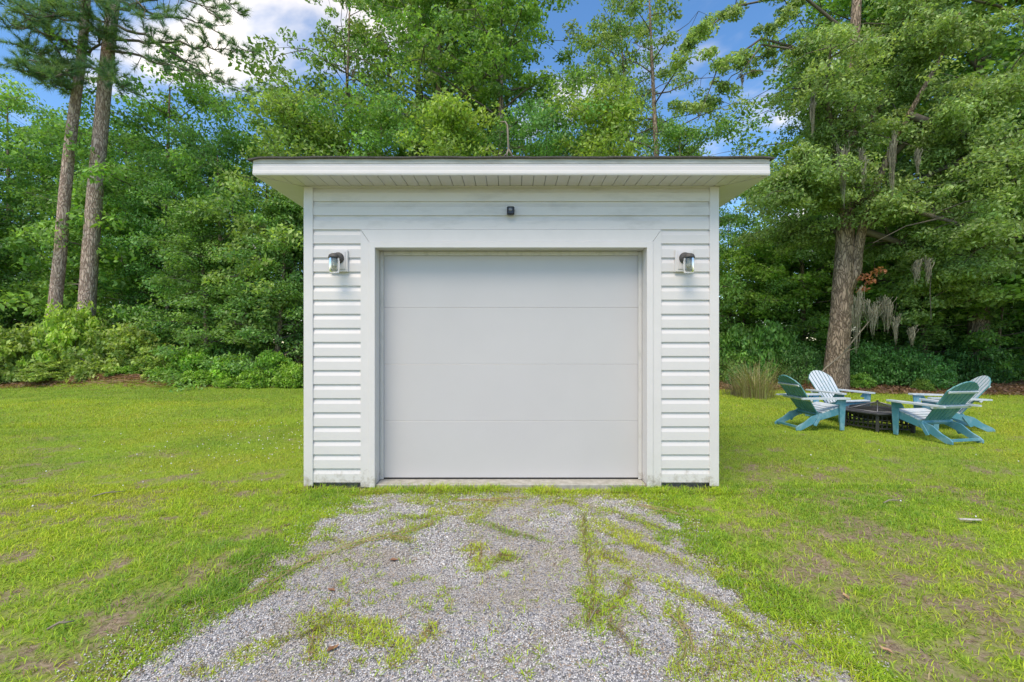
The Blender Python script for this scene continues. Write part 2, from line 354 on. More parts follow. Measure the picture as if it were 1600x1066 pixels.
def ground_mat():
    m = bpy.data.materials.new('lawn_soil'); m.use_nodes = True; t = m.node_tree; b = t.nodes['Principled BSDF']; l = t.links.new
    tcn = N(t, 'ShaderNodeTexCoord'); O = tcn.outputs['Object']
    def noise(s, d=5.0, r=.6): 
        n = N(t, 'ShaderNodeTexNoise', inp={'Scale': s, 'Detail': d, 'Roughness': r}); l(O, n.inputs['Vector']); return n.outputs['Fac']
    def ramp(src, a, b_): 
        n = N(t, 'ShaderNodeMapRange', inp={'From Min': a, 'From Max': b_}); l(src, n.inputs['Value']); return n.outputs[0]
    def mixc(f, a, b_):
        n = N(t, 'ShaderNodeMix', data_type='RGBA'); l(f, n.inputs[0])
        for i, c in ((6, a), (7, b_)):
            if isinstance(c, tuple): n.inputs[i].default_value = (*c, 1)
            else: l(c, n.inputs[i])
        return n.outputs[2]
    soil = mixc(ramp(noise(45), .35, .68), (.14,.105,.07), (.34,.27,.19))
    soil = mixc(ramp(noise(130, 3), .55, .72), soil, (.46,.38,.26)); soil = mixc(ramp(noise(18, 5), .5, .66), soil, (.17,.20,.05))
    that = mixc(ramp(noise(60), .35, .65), (.14,.20,.03), (.29,.36,.05))
    that = mixc(ramp(noise(1.1, 4), .4, .62), that, (.22,.33,.035))
    litter = mixc(ramp(noise(26, 6, .75), .38, .62), (.075,.045,.03), (.30,.19,.12))
    a1 = N(t, 'ShaderNodeAttribute', attribute_name='cover'); a2 = N(t, 'ShaderNodeAttribute', attribute_name='litter')
    c = mixc(ramp(a1.outputs['Fac'], .2, .8), soil, that); c = mixc(a2.outputs['Fac'], c, litter)
    l(c, b.inputs['Base Color']); b.inputs['Roughness'].default_value = .95; b.inputs['Specular IOR Level'].default_value = .1
    bp = N(t, 'ShaderNodeBump', inp={'Strength': .5, 'Distance': .012}); l(noise(160, 6), bp.inputs['Height']); l(bp.outputs[0], b.inputs['Normal'])
    return m
g = link('ground', np_mesh('ground', np.stack([Xf, Yf, Zf], 1), Q, ground_mat(), n=4, attrs={'cover': cov, 'litter': lit}, smooth=True)); tag(g, kind='structure')

# gravel driveway sheet
dxs = np.arange(-2.1, 1.9, .035); dys = np.concatenate([[-40, -20, -8, -3, -1, 0, .6, 1.1], np.arange(1.3, 4.35, .035)])
DXg, DYg = np.meshgrid(dxs, dys); e = drive_edge(DXg.ravel(), DYg.ravel())
idx = np.arange(DXg.size).reshape(DXg.shape)
Qd = np.stack([idx[:-1, :-1].ravel(), idx[:-1, 1:].ravel(), idx[1:, 1:].ravel(), idx[1:, :-1].ravel()], 1)
Qd = Qd[(e[Qd] > 0).all(1)]
m = bpy.data.materials.new('gravel'); m.use_nodes = True; t = m.node_tree; b = t.nodes['Principled BSDF']; l = t.links.new
tcn = N(t, 'ShaderNodeTexCoord')
v = N(t, 'ShaderNodeTexVoronoi', inp={'Scale': 95.0}); l(tcn.outputs['Object'], v.inputs['Vector'])
sp = N(t, 'ShaderNodeSeparateColor'); l(v.outputs['Color'], sp.inputs[0])
rmp = N(t, 'ShaderNodeValToRGB'); l(sp.outputs[0], rmp.inputs[0])
cs = [(0, (.12,.12,.125)), (.3, (.26,.26,.28)), (.6, (.38,.38,.40)), (.8, (.52,.51,.50)), (.9, (.34,.25,.18)), (1, (.7,.7,.7))]
rmp.color_ramp.elements[0].color = (*cs[0][1], 1); rmp.color_ramp.elements[1].position = 1; rmp.color_ramp.elements[1].color = (*cs[-1][1], 1)
for p_, c_ in cs[1:-1]: el_ = rmp.color_ramp.elements.new(p_); el_.color = (*c_, 1)
nn_ = N(t, 'ShaderNodeTexNoise', inp={'Scale': 4.0, 'Detail': 5.0}); l(tcn.outputs['Object'], nn_.inputs['Vector'])
mr = N(t, 'ShaderNodeMapRange', inp={'From Min': .45, 'From Max': .75, 'To Max': .7}); l(nn_.outputs['Fac'], mr.inputs['Value'])
mi = N(t, 'ShaderNodeMix', data_type='RGBA', inp={7: (.27,.23,.175,1)}); l(mr.outputs[0], mi.inputs[0]); l(rmp.outputs[0], mi.inputs[6]); l(mi.outputs[2], b.inputs['Base Color'])
bp = N(t, 'ShaderNodeBump', invert=True, inp={'Strength': .9, 'Distance': .01}); l(v.outputs['Distance'], bp.inputs['Height']); l(bp.outputs[0], b.inputs['Normal']); b.inputs['Roughness'].default_value = .85
dr = link('driveway', np_mesh('driveway', np.stack([DXg.ravel(), DYg.ravel(), gh(DXg.ravel(), DYg.ravel()) + .006], 1), Qd, m, n=4, smooth=True)); tag(dr, kind='structure')

# loose gravel stones
rng = np.random.default_rng(5)
def stones(n, y0, y1, s0, s1):
    x = rng.uniform(-1.85, 1.6, n); y = y0 + (y1-y0)*rng.random(n)
    k = drive_edge(x, y) > rng.uniform(-.26, .16, n); x, y = x[k], y[k]; n = len(x)
    s = rng.uniform(s0, s1, n)
    O = np.array([(1,0,0),(-1,0,0),(0,1,0),(0,-1,0),(0,0,1),(0,0,-1)], float)
    Vb = O[None] * (s[:, None, None]) * rng.uniform(.55, 1.1, (n, 6, 3)) + rng.normal(0, .12, (n, 6, 3))*s[:, None, None]
    Vb[:, :, 2] *= .75
    a = rng.uniform(0, 6.28, n); c, d = np.cos(a), np.sin(a)
    xx = Vb[:, :, 0]*c[:, None] - Vb[:, :, 1]*d[:, None]; yy = Vb[:, :, 0]*d[:, None] + Vb[:, :, 1]*c[:, None]
    V = np.stack([xx + x[:, None], yy + y[:, None], Vb[:, :, 2] + (gh(x, y) + .006 + s*.3)[:, None]], 2)
    T = np.array([(0,2,4),(2,1,4),(1,3,4),(3,0,4),(2,0,5),(1,2,5),(3,1,5),(0,3,5)])
    Fc = (T[None] + (np.arange(n)*6)[:, None, None]).reshape(-1, 3)
    pal = np.array([(.58,.565,.54),(.47,.455,.435),(.33,.315,.30),(.62,.60,.58),(.72,.70,.67),(.40,.31,.23),(.52,.47,.41),(.16,.155,.15),(.46,.46,.465)])
    col = pal[rng.choice(9, n, p=[.19,.17,.13,.14,.08,.06,.07,.08,.08])] * rng.uniform(.85, 1.15, (n, 1))
    br = sstep(.5, .7, fbm(x*2.1, y*2.1, 91, 3))[:, None]*.55
    col = col*(1-br) + np.array((.34,.29,.22))*br
    return V.reshape(-1, 3), Fc, np.repeat(col, 6, 0)
A = stones(62000, 1.45, 2.9, .003, .0066); B = stones(24000, 2.7, 4.15, .005, .0095)
go = link('gravel', np_mesh('gravel', np.concatenate([A[0], B[0]]), np.concatenate([A[1], B[1] + len(A[0])]), STONE, np.concatenate([A[2], B[2]])))
tag(go, 'loose grey crushed stones scattered over the driveway', 'gravel', kind='stuff')

# ---------------------------------------------------------------- grass
def blades(n, y0, y1, w_, h_, seg2, spread=1.15, xr=None, thatch=False, foot=False):
    y = np.sqrt(rng.uniform(y0**2, y1**2, n)) if xr is None else rng.uniform(y0, y1, n)
    x = rng.uniform(-1, 1, n) * (y*spread + .4) if xr is None else rng.uniform(xr[0], xr[1], n)
    c, gr, ins = cover(x, y)
    if foot: c = .8*sstep(.40, .62, fbm(x*6, y*2, 131, 3)) + .25*(np.abs(x) > 1.25)
    if thatch: c = np.clip(1.1 - c, 0, 1) * (1-ins)
    k = (rng.random(n) < c) & (y < woods_edge(x) + .2 + rng.normal(0, .25, n))
    x, y, gr, ins, c = x[k], y[k], gr[k], ins[k], c[k]; n = len(x)
    h = h_ * rng.uniform(.45, 1.25, n) * (.65 + .5*fbm(x*3, y*3, 101, 2)*1.4) * (1 - .15*ins)
    z = gh(x, y) - .003
    a = rng.uniform(0, 6.28, n); lean = rng.uniform(.3, 1.5, n)
    ux, uy = np.cos(a), np.sin(a); px_, py_ = -uy, ux
    wd = w_ * rng.uniform(.6, 1.3, n)
    def P(f, ww):  # f 0..1 along blade
        bend = lean * f**1.6 * h; zz_ = h * f * (1 - .45*np.minimum(lean, 1.4)*f) * (.25 if thatch else 1)
        return np.stack([x + ux*bend + px_*ww*wd/2, y + uy*bend + py_*ww*wd/2, z + zz_], 1)
    pal = np.array([(.22,.37,.030),(.28,.41,.033),(.155,.29,.036),(.35,.43,.055),(.10,.22,.045)])
    mixr = np.clip(gr[:, None] + rng.normal(0, .22, (n, 1)), 0, 1)
    yellow = np.array((.56,.58,.045)); lime = np.array((.40,.56,.035)); dark = np.array((.19,.35,.045))
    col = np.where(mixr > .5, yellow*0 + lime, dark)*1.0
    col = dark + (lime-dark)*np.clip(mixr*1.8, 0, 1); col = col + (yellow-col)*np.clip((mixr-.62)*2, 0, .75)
    # dark clover-green belts in the lawn on the left, as mown
    col = col * rng.uniform(.75, 1.2, (n, 1))
    straw = rng.random(n) < (.88 if thatch else (.05 + .16*(1-c)*(y < 8) + .14*ins))
    col[straw] = np.where(rng.random((straw.sum(), 1)) < .5, np.array((.46,.38,.20)), np.array((.30,.19,.12))) * rng.uniform(.6, 1.1, (straw.sum(), 1))
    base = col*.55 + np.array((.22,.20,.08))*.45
    if seg2:
        V = np.stack([P(0, 1), P(0, -1), P(.5, .85), P(.5, -.85), P(1, 0)], 1).reshape(-1, 3)
        T = np.array([(0,1,3),(0,3,2),(2,3,4)]); k_ = 5
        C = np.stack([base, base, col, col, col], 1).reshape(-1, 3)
    else:
        V = np.stack([P(0, 1), P(0, -1), P(1, 0)], 1).reshape(-1, 3); T = np.array([(0,1,2)]); k_ = 3
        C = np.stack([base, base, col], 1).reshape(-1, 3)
    Fc = (T[None] + (np.arange(n)*k_)[:, None, None]).reshape(-1, 3)
    return V, Fc, C
def join(parts):
    V, Fc, C = [], [], []; o = 0
    for v_, f_, c_ in parts: V.append(v_); Fc.append(f_ + o); C.append(c_); o += len(v_)
    return np.concatenate(V), np.concatenate(Fc), np.concatenate(C)
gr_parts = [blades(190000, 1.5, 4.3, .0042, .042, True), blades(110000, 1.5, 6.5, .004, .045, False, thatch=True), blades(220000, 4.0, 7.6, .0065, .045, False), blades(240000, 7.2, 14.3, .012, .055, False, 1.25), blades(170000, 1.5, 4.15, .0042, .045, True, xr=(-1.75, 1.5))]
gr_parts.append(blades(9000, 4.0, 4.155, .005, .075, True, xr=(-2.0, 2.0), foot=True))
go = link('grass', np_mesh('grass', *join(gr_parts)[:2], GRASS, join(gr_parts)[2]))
tag(go, 'short lime green lawn grass with bare brown patches around the shed', 'grass', kind='stuff')

# ---------------------------------------------------------------- the shed
SX0, SX1 = -1.906, 1.894; SD = 3.8; SY1 = WY + SD
ZT = 2.735                        # soffit height
shed = thing('garage_shed', (0, WY, 0), 'small white vinyl sided garage shed with flat eaves and a closed overhead door', 'shed')
def sp_(mb, name, mats, parent=shed, bevel=0):
    me = mb.mesh(name, mats, bevel); o = kid(name, me, parent); return o
W = -0.0
# sheathing core behind the siding (local y: 0 = wall face, + = back)
OX0, OX1, OZ = -1.2549, 1.2355, 2.173     # door opening inside the trim
mb = MB()
mb.box(SX0+.03, OX0-.04, .02, .12, .0, ZT-.02); mb.box(OX1+.04, SX1-.03, .02, .12, .0, ZT-.02); mb.box(OX0-.04, OX1+.04, .02, .12, OZ+.04, ZT-.02)
mb.box(SX0+.03, SX0+.12, .12, SD-.03, 0, ZT-.02); mb.box(SX1-.12, SX1-.03, .12, SD-.03, 0, ZT-.02); mb.box(SX0+.12, SX1-.12, SD-.12, SD-.03, 0, ZT-.02)
sp_(mb, 'wall', TRIM)
mb = MB(); mb.box(SX0+.04, SX1-.04, .03, SD-.04, -.25, -.004); sp_(mb, 'foundation', BLOCK)
# siding courses, dutch lap
EXP = .1288; Z0 = .0216
def course(z, x0, x1, top):
    h = EXP + .012
    pts = [(-.014, 0), (-.0125, .076), (-.0065, .094), (-.001, .110), (-.0005, h), (.012, h), (.012, 0)]
    pts = [(a, min(b_, top - z)) for a, b_ in pts]
    mb = MB(); mb.prism([(a, z+b_) for a, b_ in pts], x0, x1); return mb
CPL, CPR = SX0 + .082, SX1 - .086
TL, TR = OX0 - .130, OX1 + .130    # outer edges of the door trim
k = 0
while Z0 + k*EXP < ZT - .03:
    z = Z0 + k*EXP
    if z + .05 < OZ + .17:
        sp_(course(z, CPL - .01, TL + .006, 9), 'siding_panel', VINYL); sp_(course(z, TR - .006, CPR + .01, 9), 'siding_panel', VINYL)
    else:
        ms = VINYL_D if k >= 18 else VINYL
        if k == 20:
            sp_(course(z, CPL - .01, -.375, ZT), 'siding_panel', ms)
            o = sp_(course(z, -.375, CPR + .01, ZT), 'siding_panel', ms); o.location.y = -.0022
        else: sp_(course(z, CPL - .01, CPR + .01, ZT), 'siding_panel', ms)
    # side walls and the same height of siding (seen only from beside)
    for sx_, d in ((SX0+.012, -1), (SX1-.012, 1)):
        mb = MB(); h = EXP + .008
        pts = [(.014, 0), (.0125, .076), (.0065, .094), (.001, .110), (.0005, h), (-.012, h), (-.012, 0)]
        mb.prism([(sx_ + d*a, z+min(b_, ZT - z)) for a, b_ in pts], .09, SD-.09, 'y'); sp_(mb, 'siding_panel', VINYL)
    k += 1
for z in [0]:
    mb = MB(); mb.box(SX0+.08, SX1-.08, SD-.03, SD-.012, .0216, ZT); sp_(mb, 'rear_siding', VINYL)
# corner posts (hollow vinyl, two flanges with a step)
for side, x in ((-1, SX0), (1, SX1)):
    for yy in (0, 1):
        mb = MB()
        a0, a1 = (x, x + .085) if side < 0 else (x - .085, x)
        f = x - .0 if side < 0 else x
        if yy == 0: y0, y1, y2 = -.022, -.006, .09
        else: y0, y1, y2 = SD + .004, SD - .010, SD - .09
        mb.box(a0, a1, min(y0, y1), max(y0, y1), -.012, ZT-.002)
        b0, b1 = (x, x + .015) if side < 0 else (x - .015, x)
        mb.box(b0, b1, min(y1, y2), max(y1, y2), -.012, ZT-.002)
        sp_(mb, 'corner_post', TRIM, bevel=.003)
# starter gap under siding, J channel
for x0, x1 in ((CPL, TL), (TR, CPR)):
    mb = MB(); mb.box(x0, x1, -.004, .018, .010, .0205); sp_(mb, 'starter_strip', DARKGAP)
# door trim: mitred casing boards with an outer J bead and an inner step
CW = .126; zt = OZ + .1635; zb = -.02; BG = .054
for s in (-1, 1):
    xo, xi = (TL, OX0) if s < 0 else (TR, OX1)
    mb = MB()
    xi = xi - BG if s < 0 else xi + BG; g2 = .002
    mb.add([(xo,-.020,zb),(xi,-.020,zb),(xi,-.020,OZ+BG-g2),(xo,-.020,zt-g2),(xo,.02,zb),(xi,.02,zb),(xi,.02,OZ+BG-g2),(xo,.02,zt-g2)],
           [(0,1,2,3),(4,7,6,5),(0,3,7,4),(1,5,6,2),(2,6,7,3),(0,4,5,1)])
    sp_(mb, 'door_casing', TRIM)
    # raised inner bead
    xi = OX0 if s < 0 else OX1
    xa, xb = (xi - .052, xi + .003) if s < 0 else (xi - .003, xi + .052)
    mb = MB(); mb.box(xa, xb, -.030, .018, zb, OZ + .0520); sp_(mb, 'casing_bead', TRIM, bevel=.002)
mb = MB()
mb.add([(TL+.002,-.0198,zt),(OX0-BG+.002,-.0198,OZ+BG),(OX1+BG-.002,-.0198,OZ+BG),(TR-.002,-.0198,zt),(TL+.002,.018,zt),(OX0-BG+.002,.018,OZ+BG),(OX1+BG-.002,.018,OZ+BG),(TR-.002,.018,zt)],
       [(0,1,2,3),(4,7,6,5),(0,3,7,4),(1,5,6,2),(2,6,7,3),(0,4,5,1)])
sp_(mb, 'door_casing', TRIM)
mb = MB(); mb.box(OX0-.0515, OX1+.0515, -.0295, .016, OZ-.003, OZ+.0515); sp_(mb, 'casing_bead', TRIM, bevel=.002)
# jambs and head, depth .17
JD = .17
for x0, x1 in ((OX0-.02, OX0), (OX1, OX1+.02)):
    mb = MB(); mb.box(x0, x1, -.018, JD+.03, -.015, OZ); sp_(mb, 'door_jamb', TRIM)
mb = MB(); mb.box(OX0-.02, OX1+.02, -.018, JD+.03, OZ+.0015, OZ+.022); sp_(mb, 'door_jamb', TRIM)
for x0, x1 in ((OX0+.0015, OX0+.036), (OX1-.036, OX1-.0015)):
    mb = MB(); mb.box(x0, x1, .135, .148, .004, OZ-.003); sp_(mb, 'door_stop', STOPM, bevel=.003)
mb = MB(); mb.box(OX0+.037, OX1-.037, .134, .148, OZ-.042, OZ-.002); sp_(mb, 'door_stop', STOPM, bevel=.003)
# overhead door, four flat sections
door = thing('overhead_door', (0, 0, 0), None, None); del_ = None
door.parent = shed; KIDS.setdefault(shed.name, []).append(door)
ph = (OZ - .012) / 4
for i in range(4):
    z = .016 + i*ph
    mb = MB(); mb.prism([(.1565, z+.0008), (.155, z+.0028), (.155, z+ph-.0028), (.1565, z+ph-.0004), (.195, z+ph-.0004), (.195, z+.0008)], OX0+.012, OX1-.012)
    sp_(mb, 'door_panel', DOORM, door)
mb = MB(); mb.box(OX0+.012, OX1-.012, .160, .19, .001, .019); sp_(mb, 'bottom_seal', DARKGAP, door)
# sill slab
mb = MB(); mb.box(OX0+.003, OX1-.003, -.004, .6, -.14, 0.0); sp_(mb, 'sill_slab', CONC, bevel=.006)
# eaves: soffit boards, fascia, roof
OVF = .30; OVS = .305
ex0, ex1, ey0, ey1 = SX0-OVS, SX1+OVS, -OVF, SD+.25
FB = .004
# front soffit: ribbed boards running front to back, cut on the mitre at both ends
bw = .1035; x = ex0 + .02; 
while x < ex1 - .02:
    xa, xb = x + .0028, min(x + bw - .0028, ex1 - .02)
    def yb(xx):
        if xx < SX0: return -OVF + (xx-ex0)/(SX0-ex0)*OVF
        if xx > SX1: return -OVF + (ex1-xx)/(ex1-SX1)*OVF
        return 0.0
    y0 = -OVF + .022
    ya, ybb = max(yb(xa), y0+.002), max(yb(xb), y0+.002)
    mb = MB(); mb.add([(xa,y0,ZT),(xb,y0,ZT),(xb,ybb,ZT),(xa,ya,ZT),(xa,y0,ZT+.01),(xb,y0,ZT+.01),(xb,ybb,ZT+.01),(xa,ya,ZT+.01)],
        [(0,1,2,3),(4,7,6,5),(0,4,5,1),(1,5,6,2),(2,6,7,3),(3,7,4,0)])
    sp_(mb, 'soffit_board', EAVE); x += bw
mb = MB(); mb.box(ex0+.02, ex1-.02, ey0+.022, ey1-.02, ZT+.011, ZT+.02); sp_(mb, 'soffit_backing', RIB)
# side soffits: smooth, running back along the side walls
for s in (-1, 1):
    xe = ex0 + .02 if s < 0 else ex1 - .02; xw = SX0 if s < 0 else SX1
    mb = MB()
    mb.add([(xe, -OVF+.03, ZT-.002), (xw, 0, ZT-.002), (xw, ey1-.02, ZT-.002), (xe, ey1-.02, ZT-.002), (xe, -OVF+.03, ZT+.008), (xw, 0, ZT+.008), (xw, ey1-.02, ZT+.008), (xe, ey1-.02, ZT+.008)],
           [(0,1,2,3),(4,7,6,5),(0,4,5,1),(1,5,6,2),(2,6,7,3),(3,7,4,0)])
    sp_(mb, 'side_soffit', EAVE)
# frieze strip where soffit meets wall
mb = MB(); mb.box(CPL, CPR, -.024, -.015, ZT-.014, ZT-.001); sp_(mb, 'frieze_strip', TRIM)
# fascia: stained upper band and white lower face with two ribs
prof = [(-.012, 0), (-.012, .004), (-.016, .010), (-.016, .032), (-.012, .036), (-.012, .072), (-.008, .078), (-.008, .098), (.0, .098), (.0, 0)]
mb = MB(); mb.prism([(ey0+a+.012, ZT-.003+b_) for a, b_ in prof], ex0, ex1); sp_(mb, 'front_fascia', TRIM)
mb = MB(); mb.box(ex0+.003, ex1-.003, ey0+.0, ey0+.022, ZT+.096, ZT+.134); sp_(mb, 'fascia_board', TRIM_D)
for s in (-1, 1):
    mb = MB(); x0, x1 = (ex0+.001, ex0+.019) if s < 0 else (ex1-.019, ex1-.001)
    mb.box(x0, x1, ey0+.023, ey1, ZT-.003, ZT+.13); sp_(mb, 'side_fascia', TRIM)
mb = MB(); mb.box(ex0+.02, ex1-.02, ey1-.018, ey1, ZT-.003, ZT+.13); sp_(mb, 'rear_fascia', TRIM)
roof = MB(); rx0, rx1 = ex0-.03, ex1+.03
# thin shingle deck, slightly lifted and curled along the front edge
nseg = 46; rngr = random.Random(4)
top = []; 
for i in range(nseg+1):
    xx = rx0 + (rx1-rx0)*i/nseg; c = abs(2*i/nseg-1); dz = rngr.uniform(-.003, .003) - (.02 if i in (0,) else 0) + (.004 if i > nseg-4 else 0) - (.014 if i == nseg else 0)
    top.append((xx, dz))
vs = []; 
for xx, dz in top: vs += [(xx, ey0-.025, ZT+.135+dz), (xx, ey0-.025, ZT+.147+dz), (xx, ey0+.3, ZT+.152), (xx, ey1+.02, ZT+.152), (xx, ey1+.02, ZT+.135), (xx, ey0+.3, ZT+.136)]
fs = []
for i in range(nseg):
    for j in range(6): a = i*6+j; b_ = i*6+(j+1)%6; fs.append((a, b_, b_+6, a+6))
fs += [(0,1,2,3,4,5), tuple(nseg*6+j for j in (5,4,3,2,1,0))]
roof.add(vs, fs); sp_(roof, 'roof', SHING)

# wall lamps
def wall_lamp(x, label):
    o = thing('wall_lamp', (x, WY, 2.065), label, 'wall lamp', 'jar lamps either side of the garage door')
    mb = MB(); mb.box(-.083, .083, -.036, -.012, -.117, .083); mb.box(-.062, .062, -.042, -.0355, -.095, .066); kid('mounting_block', mb.mesh('mounting_block', TRIM, .004), o)
    mb = MB(); mb.lathe([(0,0),(.052,0),(.052,.008),(.044,.016),(.0,.018)], 24, M=Matrix.Translation((0,-.042,.006)) @ Matrix.Rotation(R(90), 4, 'X')); kid('backplate', mb.mesh('backplate', AGED), o)
    mb = MB(); mb.tube([(0,-.05,.012),(0,-.085,.03),(0,-.115,.032),(0,-.135,.02)], .009, 8); kid('arm', mb.mesh('arm', AGED), o)
    mb = MB(); mb.lathe([(0,.04),(.03,.038),(.046,.026),(.052,.006),(.052,0),(0,0)], 24, M=Matrix.Translation((0,-.135,-.010))); kid('cap', mb.mesh('cap', AGED), o)
    mb = MB(); mb.lathe([(.043,0),(.046,-.03),(.046,-.115),(.040,-.13),(.0,-.134),(.0,-.130),(.037,-.126),(.042,-.112),(.042,-.03),(.040,0)], 24, M=Matrix.Translation((0,-.135,-.010))); kid('glass_jar', mb.mesh('glass_jar', GLASS), o)
    mb = MB(); mb.lathe([(.013,0),(.013,-.03),(.022,-.055),(.024,-.07),(.014,-.088),(0,-.092)], 14, M=Matrix.Translation((0,-.135,-.011))); kid('bulb', mb.mesh('bulb', BULB), o)
    return o
wall_lamp(-1.58, 'black wall lamp with clear glass jar on the white siding left of the garage door')
wall_lamp(1.572, 'black wall lamp with clear glass jar on the white siding right of the garage door')
cm = thing('security_camera', (-.012, WY, 2.498), 'small black cube camera on the siding above the garage door', 'camera')
mb = MB(); mb.box(-.026, .026, -.026, -.013, -.026, .026); kid('bracket', mb.mesh('bracket', BLACKP), cm)
mb = MB(); mb.box(-.034, .034, -.075, -.0265, -.037, .037); kid('housing', mb.mesh('housing', BLACKP, .008), cm)
mb = MB(); mb.lathe([(0,.004),(.012,.004),(.016,0)], 16, M=Matrix.Translation((-.002,-.0752,.008)) @ Matrix.Rotation(R(90), 4, 'X')); kid('lens', mb.mesh('lens', RIB), cm)
# bent stick standing on the roof edge
st = MB(); zr = ZT+.15; q = [(-.06, .3, zr+.015), (-.02,.28,zr+.05), (0,.27,zr+.09), (-.005,.27,zr+.2), (-.01,.28,zr+.30), (-.03,.29,zr+.335), (-.07,.3,zr+.34)]
st.tube(q, [.006,.007,.009,.009,.008,.007,.004], 6); st.tube([(0,.27,zr+.09),(.03,.28,zr+.04),(.05,.3,zr+.01),(.1,.32,zr+.008)], [.008,.007,.007,.004], 6); st.tube([(0,.27,zr+.09),(-.012,.26,zr+.045),(-.01,.26,zr+.006)], [.006,.005,.004], 6)
st = link('fallen_stick', st.mesh('fallen_stick', STICK)); st.location = (-.03, WY-.52, 0); tag(st, 'pale bent stick standing up on the front edge of the shed roof', 'stick')

# ---------------------------------------------------------------- adirondack chairs (local: +y faces forward, origin between the rear feet)
def slat_pts(n=7): pass
def make_chair():
    o = thing('garden_chair', (0, 0, GZ), 'x', 'garden chair', 'blue Adirondack chairs around the fire pit')
    def p(mb, name, mats, bevel=.002, par=o): return kid(name, mb.mesh(name, mats, bevel), par)
    for s in (-1, 1):
        x = s*.255; xa, xb = x-.011, x+.011
        mb = MB(); mb.prism([(0-.03, .0), (.05, .0), (.36, .155), (.70, .25), (.70, .345), (.60, .335), (.35, .245), (.22, .215), (.10, .12), (.01,.075), (-.03,.04)], xa, xb); p(mb, 'side_rail', PAINT)
        x2 = s*.279; mb = MB(); mb.prism([(.655, 0), (.715, 0), (.745, .475), (.635, .475)], x2-.011, x2+.011); p(mb, 'front_leg', PAINT)
        mb = MB(); mb.prism([(.235, .08), (.275, .065), (.365, .215), (.325, .235)], x2-.009, x2+.009); p(mb, 'back_brace', PAINT)
        x3 = s*.30; mb = MB()
        pts = [(.03, x3 - s*.015), (.20, x3 - s*.065), (.55, x3 - s*.075), (.76, x3 - s*.06), (.80, x3), (.77, x3 + s*.05), (.55, x3 + s*.068), (.20, x3 + s*.035), (.03, x3+s*.02)]
        n = len(pts); vs = [(b_, a, .478) for a, b_ in pts] + [(b_, a, .500) for a, b_ in pts]
        fs = [tuple(range(n)), tuple(range(2*n-1, n-1, -1))]; mb.add(vs, fs[:1], 0); mb.f.append(tuple(range(n, 2*n))); mb.m.append(1); mb.sm.append(False)
        for i in range(n): mb.f.append((i, (i+1)%n, n+(i+1)%n, n+i)); mb.m.append(1); mb.sm.append(False)
        p(mb, 'armrest', [PAINT2, FADED], 0)
        mb = MB(); mb.prism([(.55,.40),(.64,.40),(.64,.476),(.60,.476)], x3-.01, x3+.01); p(mb, 'arm_bracket', PAINT)
    mb = MB(); mb.box(-.243, .243, -.005, .02, .03, .065); p(mb, 'rear_stretcher', PAINT)
    mb = MB(); mb.box(-.267, .267, .335, .36, .215, .26); p(mb, 'seat_back_rail', PAINT)
    mb = MB(); mb.box(-.266, .266, .70, .722, .23, .335); p(mb, 'front_apron', PAINT)
    # seat slats follow the curve of the rails
    seat = [(.41, .262), (.475, .285), (.54, .307), (.605, .328), (.667, .343), (.722, .343)]
    for i, (y, z) in enumerate(seat):
        M_ = Matrix.Translation((0, y, z+.012)) @ Matrix.Rotation(R(18 if i < 5 else 0), 4, 'X')
        mb = MB(); mb.box(-.266, .266, -.027, .027, -.009, .009, M=M_); p(mb, 'seat_slat', FADED)
    # back: seven slats fanned, rounded top outline; lean axis from (y .375,z .21) up to (-.06,.83)
    ang = math.atan2(.435, .62); Mb = Matrix.Translation((0, .385, .20)) @ Matrix.Rotation(ang, 4, 'X')
    n = 7
    for i in range(n):
        u0, u1 = (i - n/2)/n*2, (i+1 - n/2)/n*2
        wb, wt = .215, .265; g_ = .0065; Ht = .77
        def topz(u): return Ht - .17*(abs(u)**2.2)
        x0b, x1b = u0*wb+g_, u1*wb-g_; x0t, x1t = u0*wt+g_, u1*wt-g_; um = (u0+u1)/2
        loop = [(x0b, 0), (x1b, 0), (x1t, topz(u1*.97)), ((x0t+x1t)/2, topz(um)), (x0t, topz(u0*.97))]
        mb = MB(); k_ = len(loop)
        vs = [(a, .009, b_) for a, b_ in loop] + [(a, -.009, b_) for a, b_ in loop]
        mb.add([vs[j] for j in range(k_*2)], [tuple(range(k_-1, -1, -1))], 1, Mb)
        b0 = 0
        mb.f.append(tuple(range(k_, 2*k_))); mb.m.append(0); mb.sm.append(False)
        for j in range(k_): mb.f.append((j, (j+1) % k_, k_+(j+1) % k_, k_+j)); mb.m.append(0); mb.sm.append(False)
        p(mb, 'back_slat', [PAINT2, FADED], .0015)
    mb = MB(); mb.box(-.225, .225, -.034, -.0095, .02, .065, M=Mb); p(mb, 'lower_rail', PAINT)
    mb = MB(); mb.box(-.33, .33, -.04, -.0095, .325, .365, M=Mb); p(mb, 'arm_rail', FADED)
    mb = MB(); mb.box(-.245, .245, -.032, -.0095, .585, .615, M=Mb); p(mb, 'upper_rail', FADED)
    return o
ch = make_chair()
# (rear-centre x, y, facing angle, label)
CH_ = [(4.36, 7.20, 3, 'blue Adirondack chair left of the fire pit seen from behind, nearest the shed'),
       (5.66, 8.38, -77, 'blue Adirondack chair behind the fire pit with its faded slatted front towards the camera'),
       (6.02, 6.02, 101, 'nearest Adirondack chair right of the fire pit with its teal slatted back to the camera'),
       (7.27, 7.03, 161, 'Adirondack chair half hidden behind the nearest one at the far right, facing left')]
for i, (x, y, a, lab) in enumerate(CH_):
    c = ch if i == 0 else copy_tree(ch)
    c.location = (x, y, GZ + .005); c.rotation_euler = (0, 0, R(a - 90)); c['label'] = lab

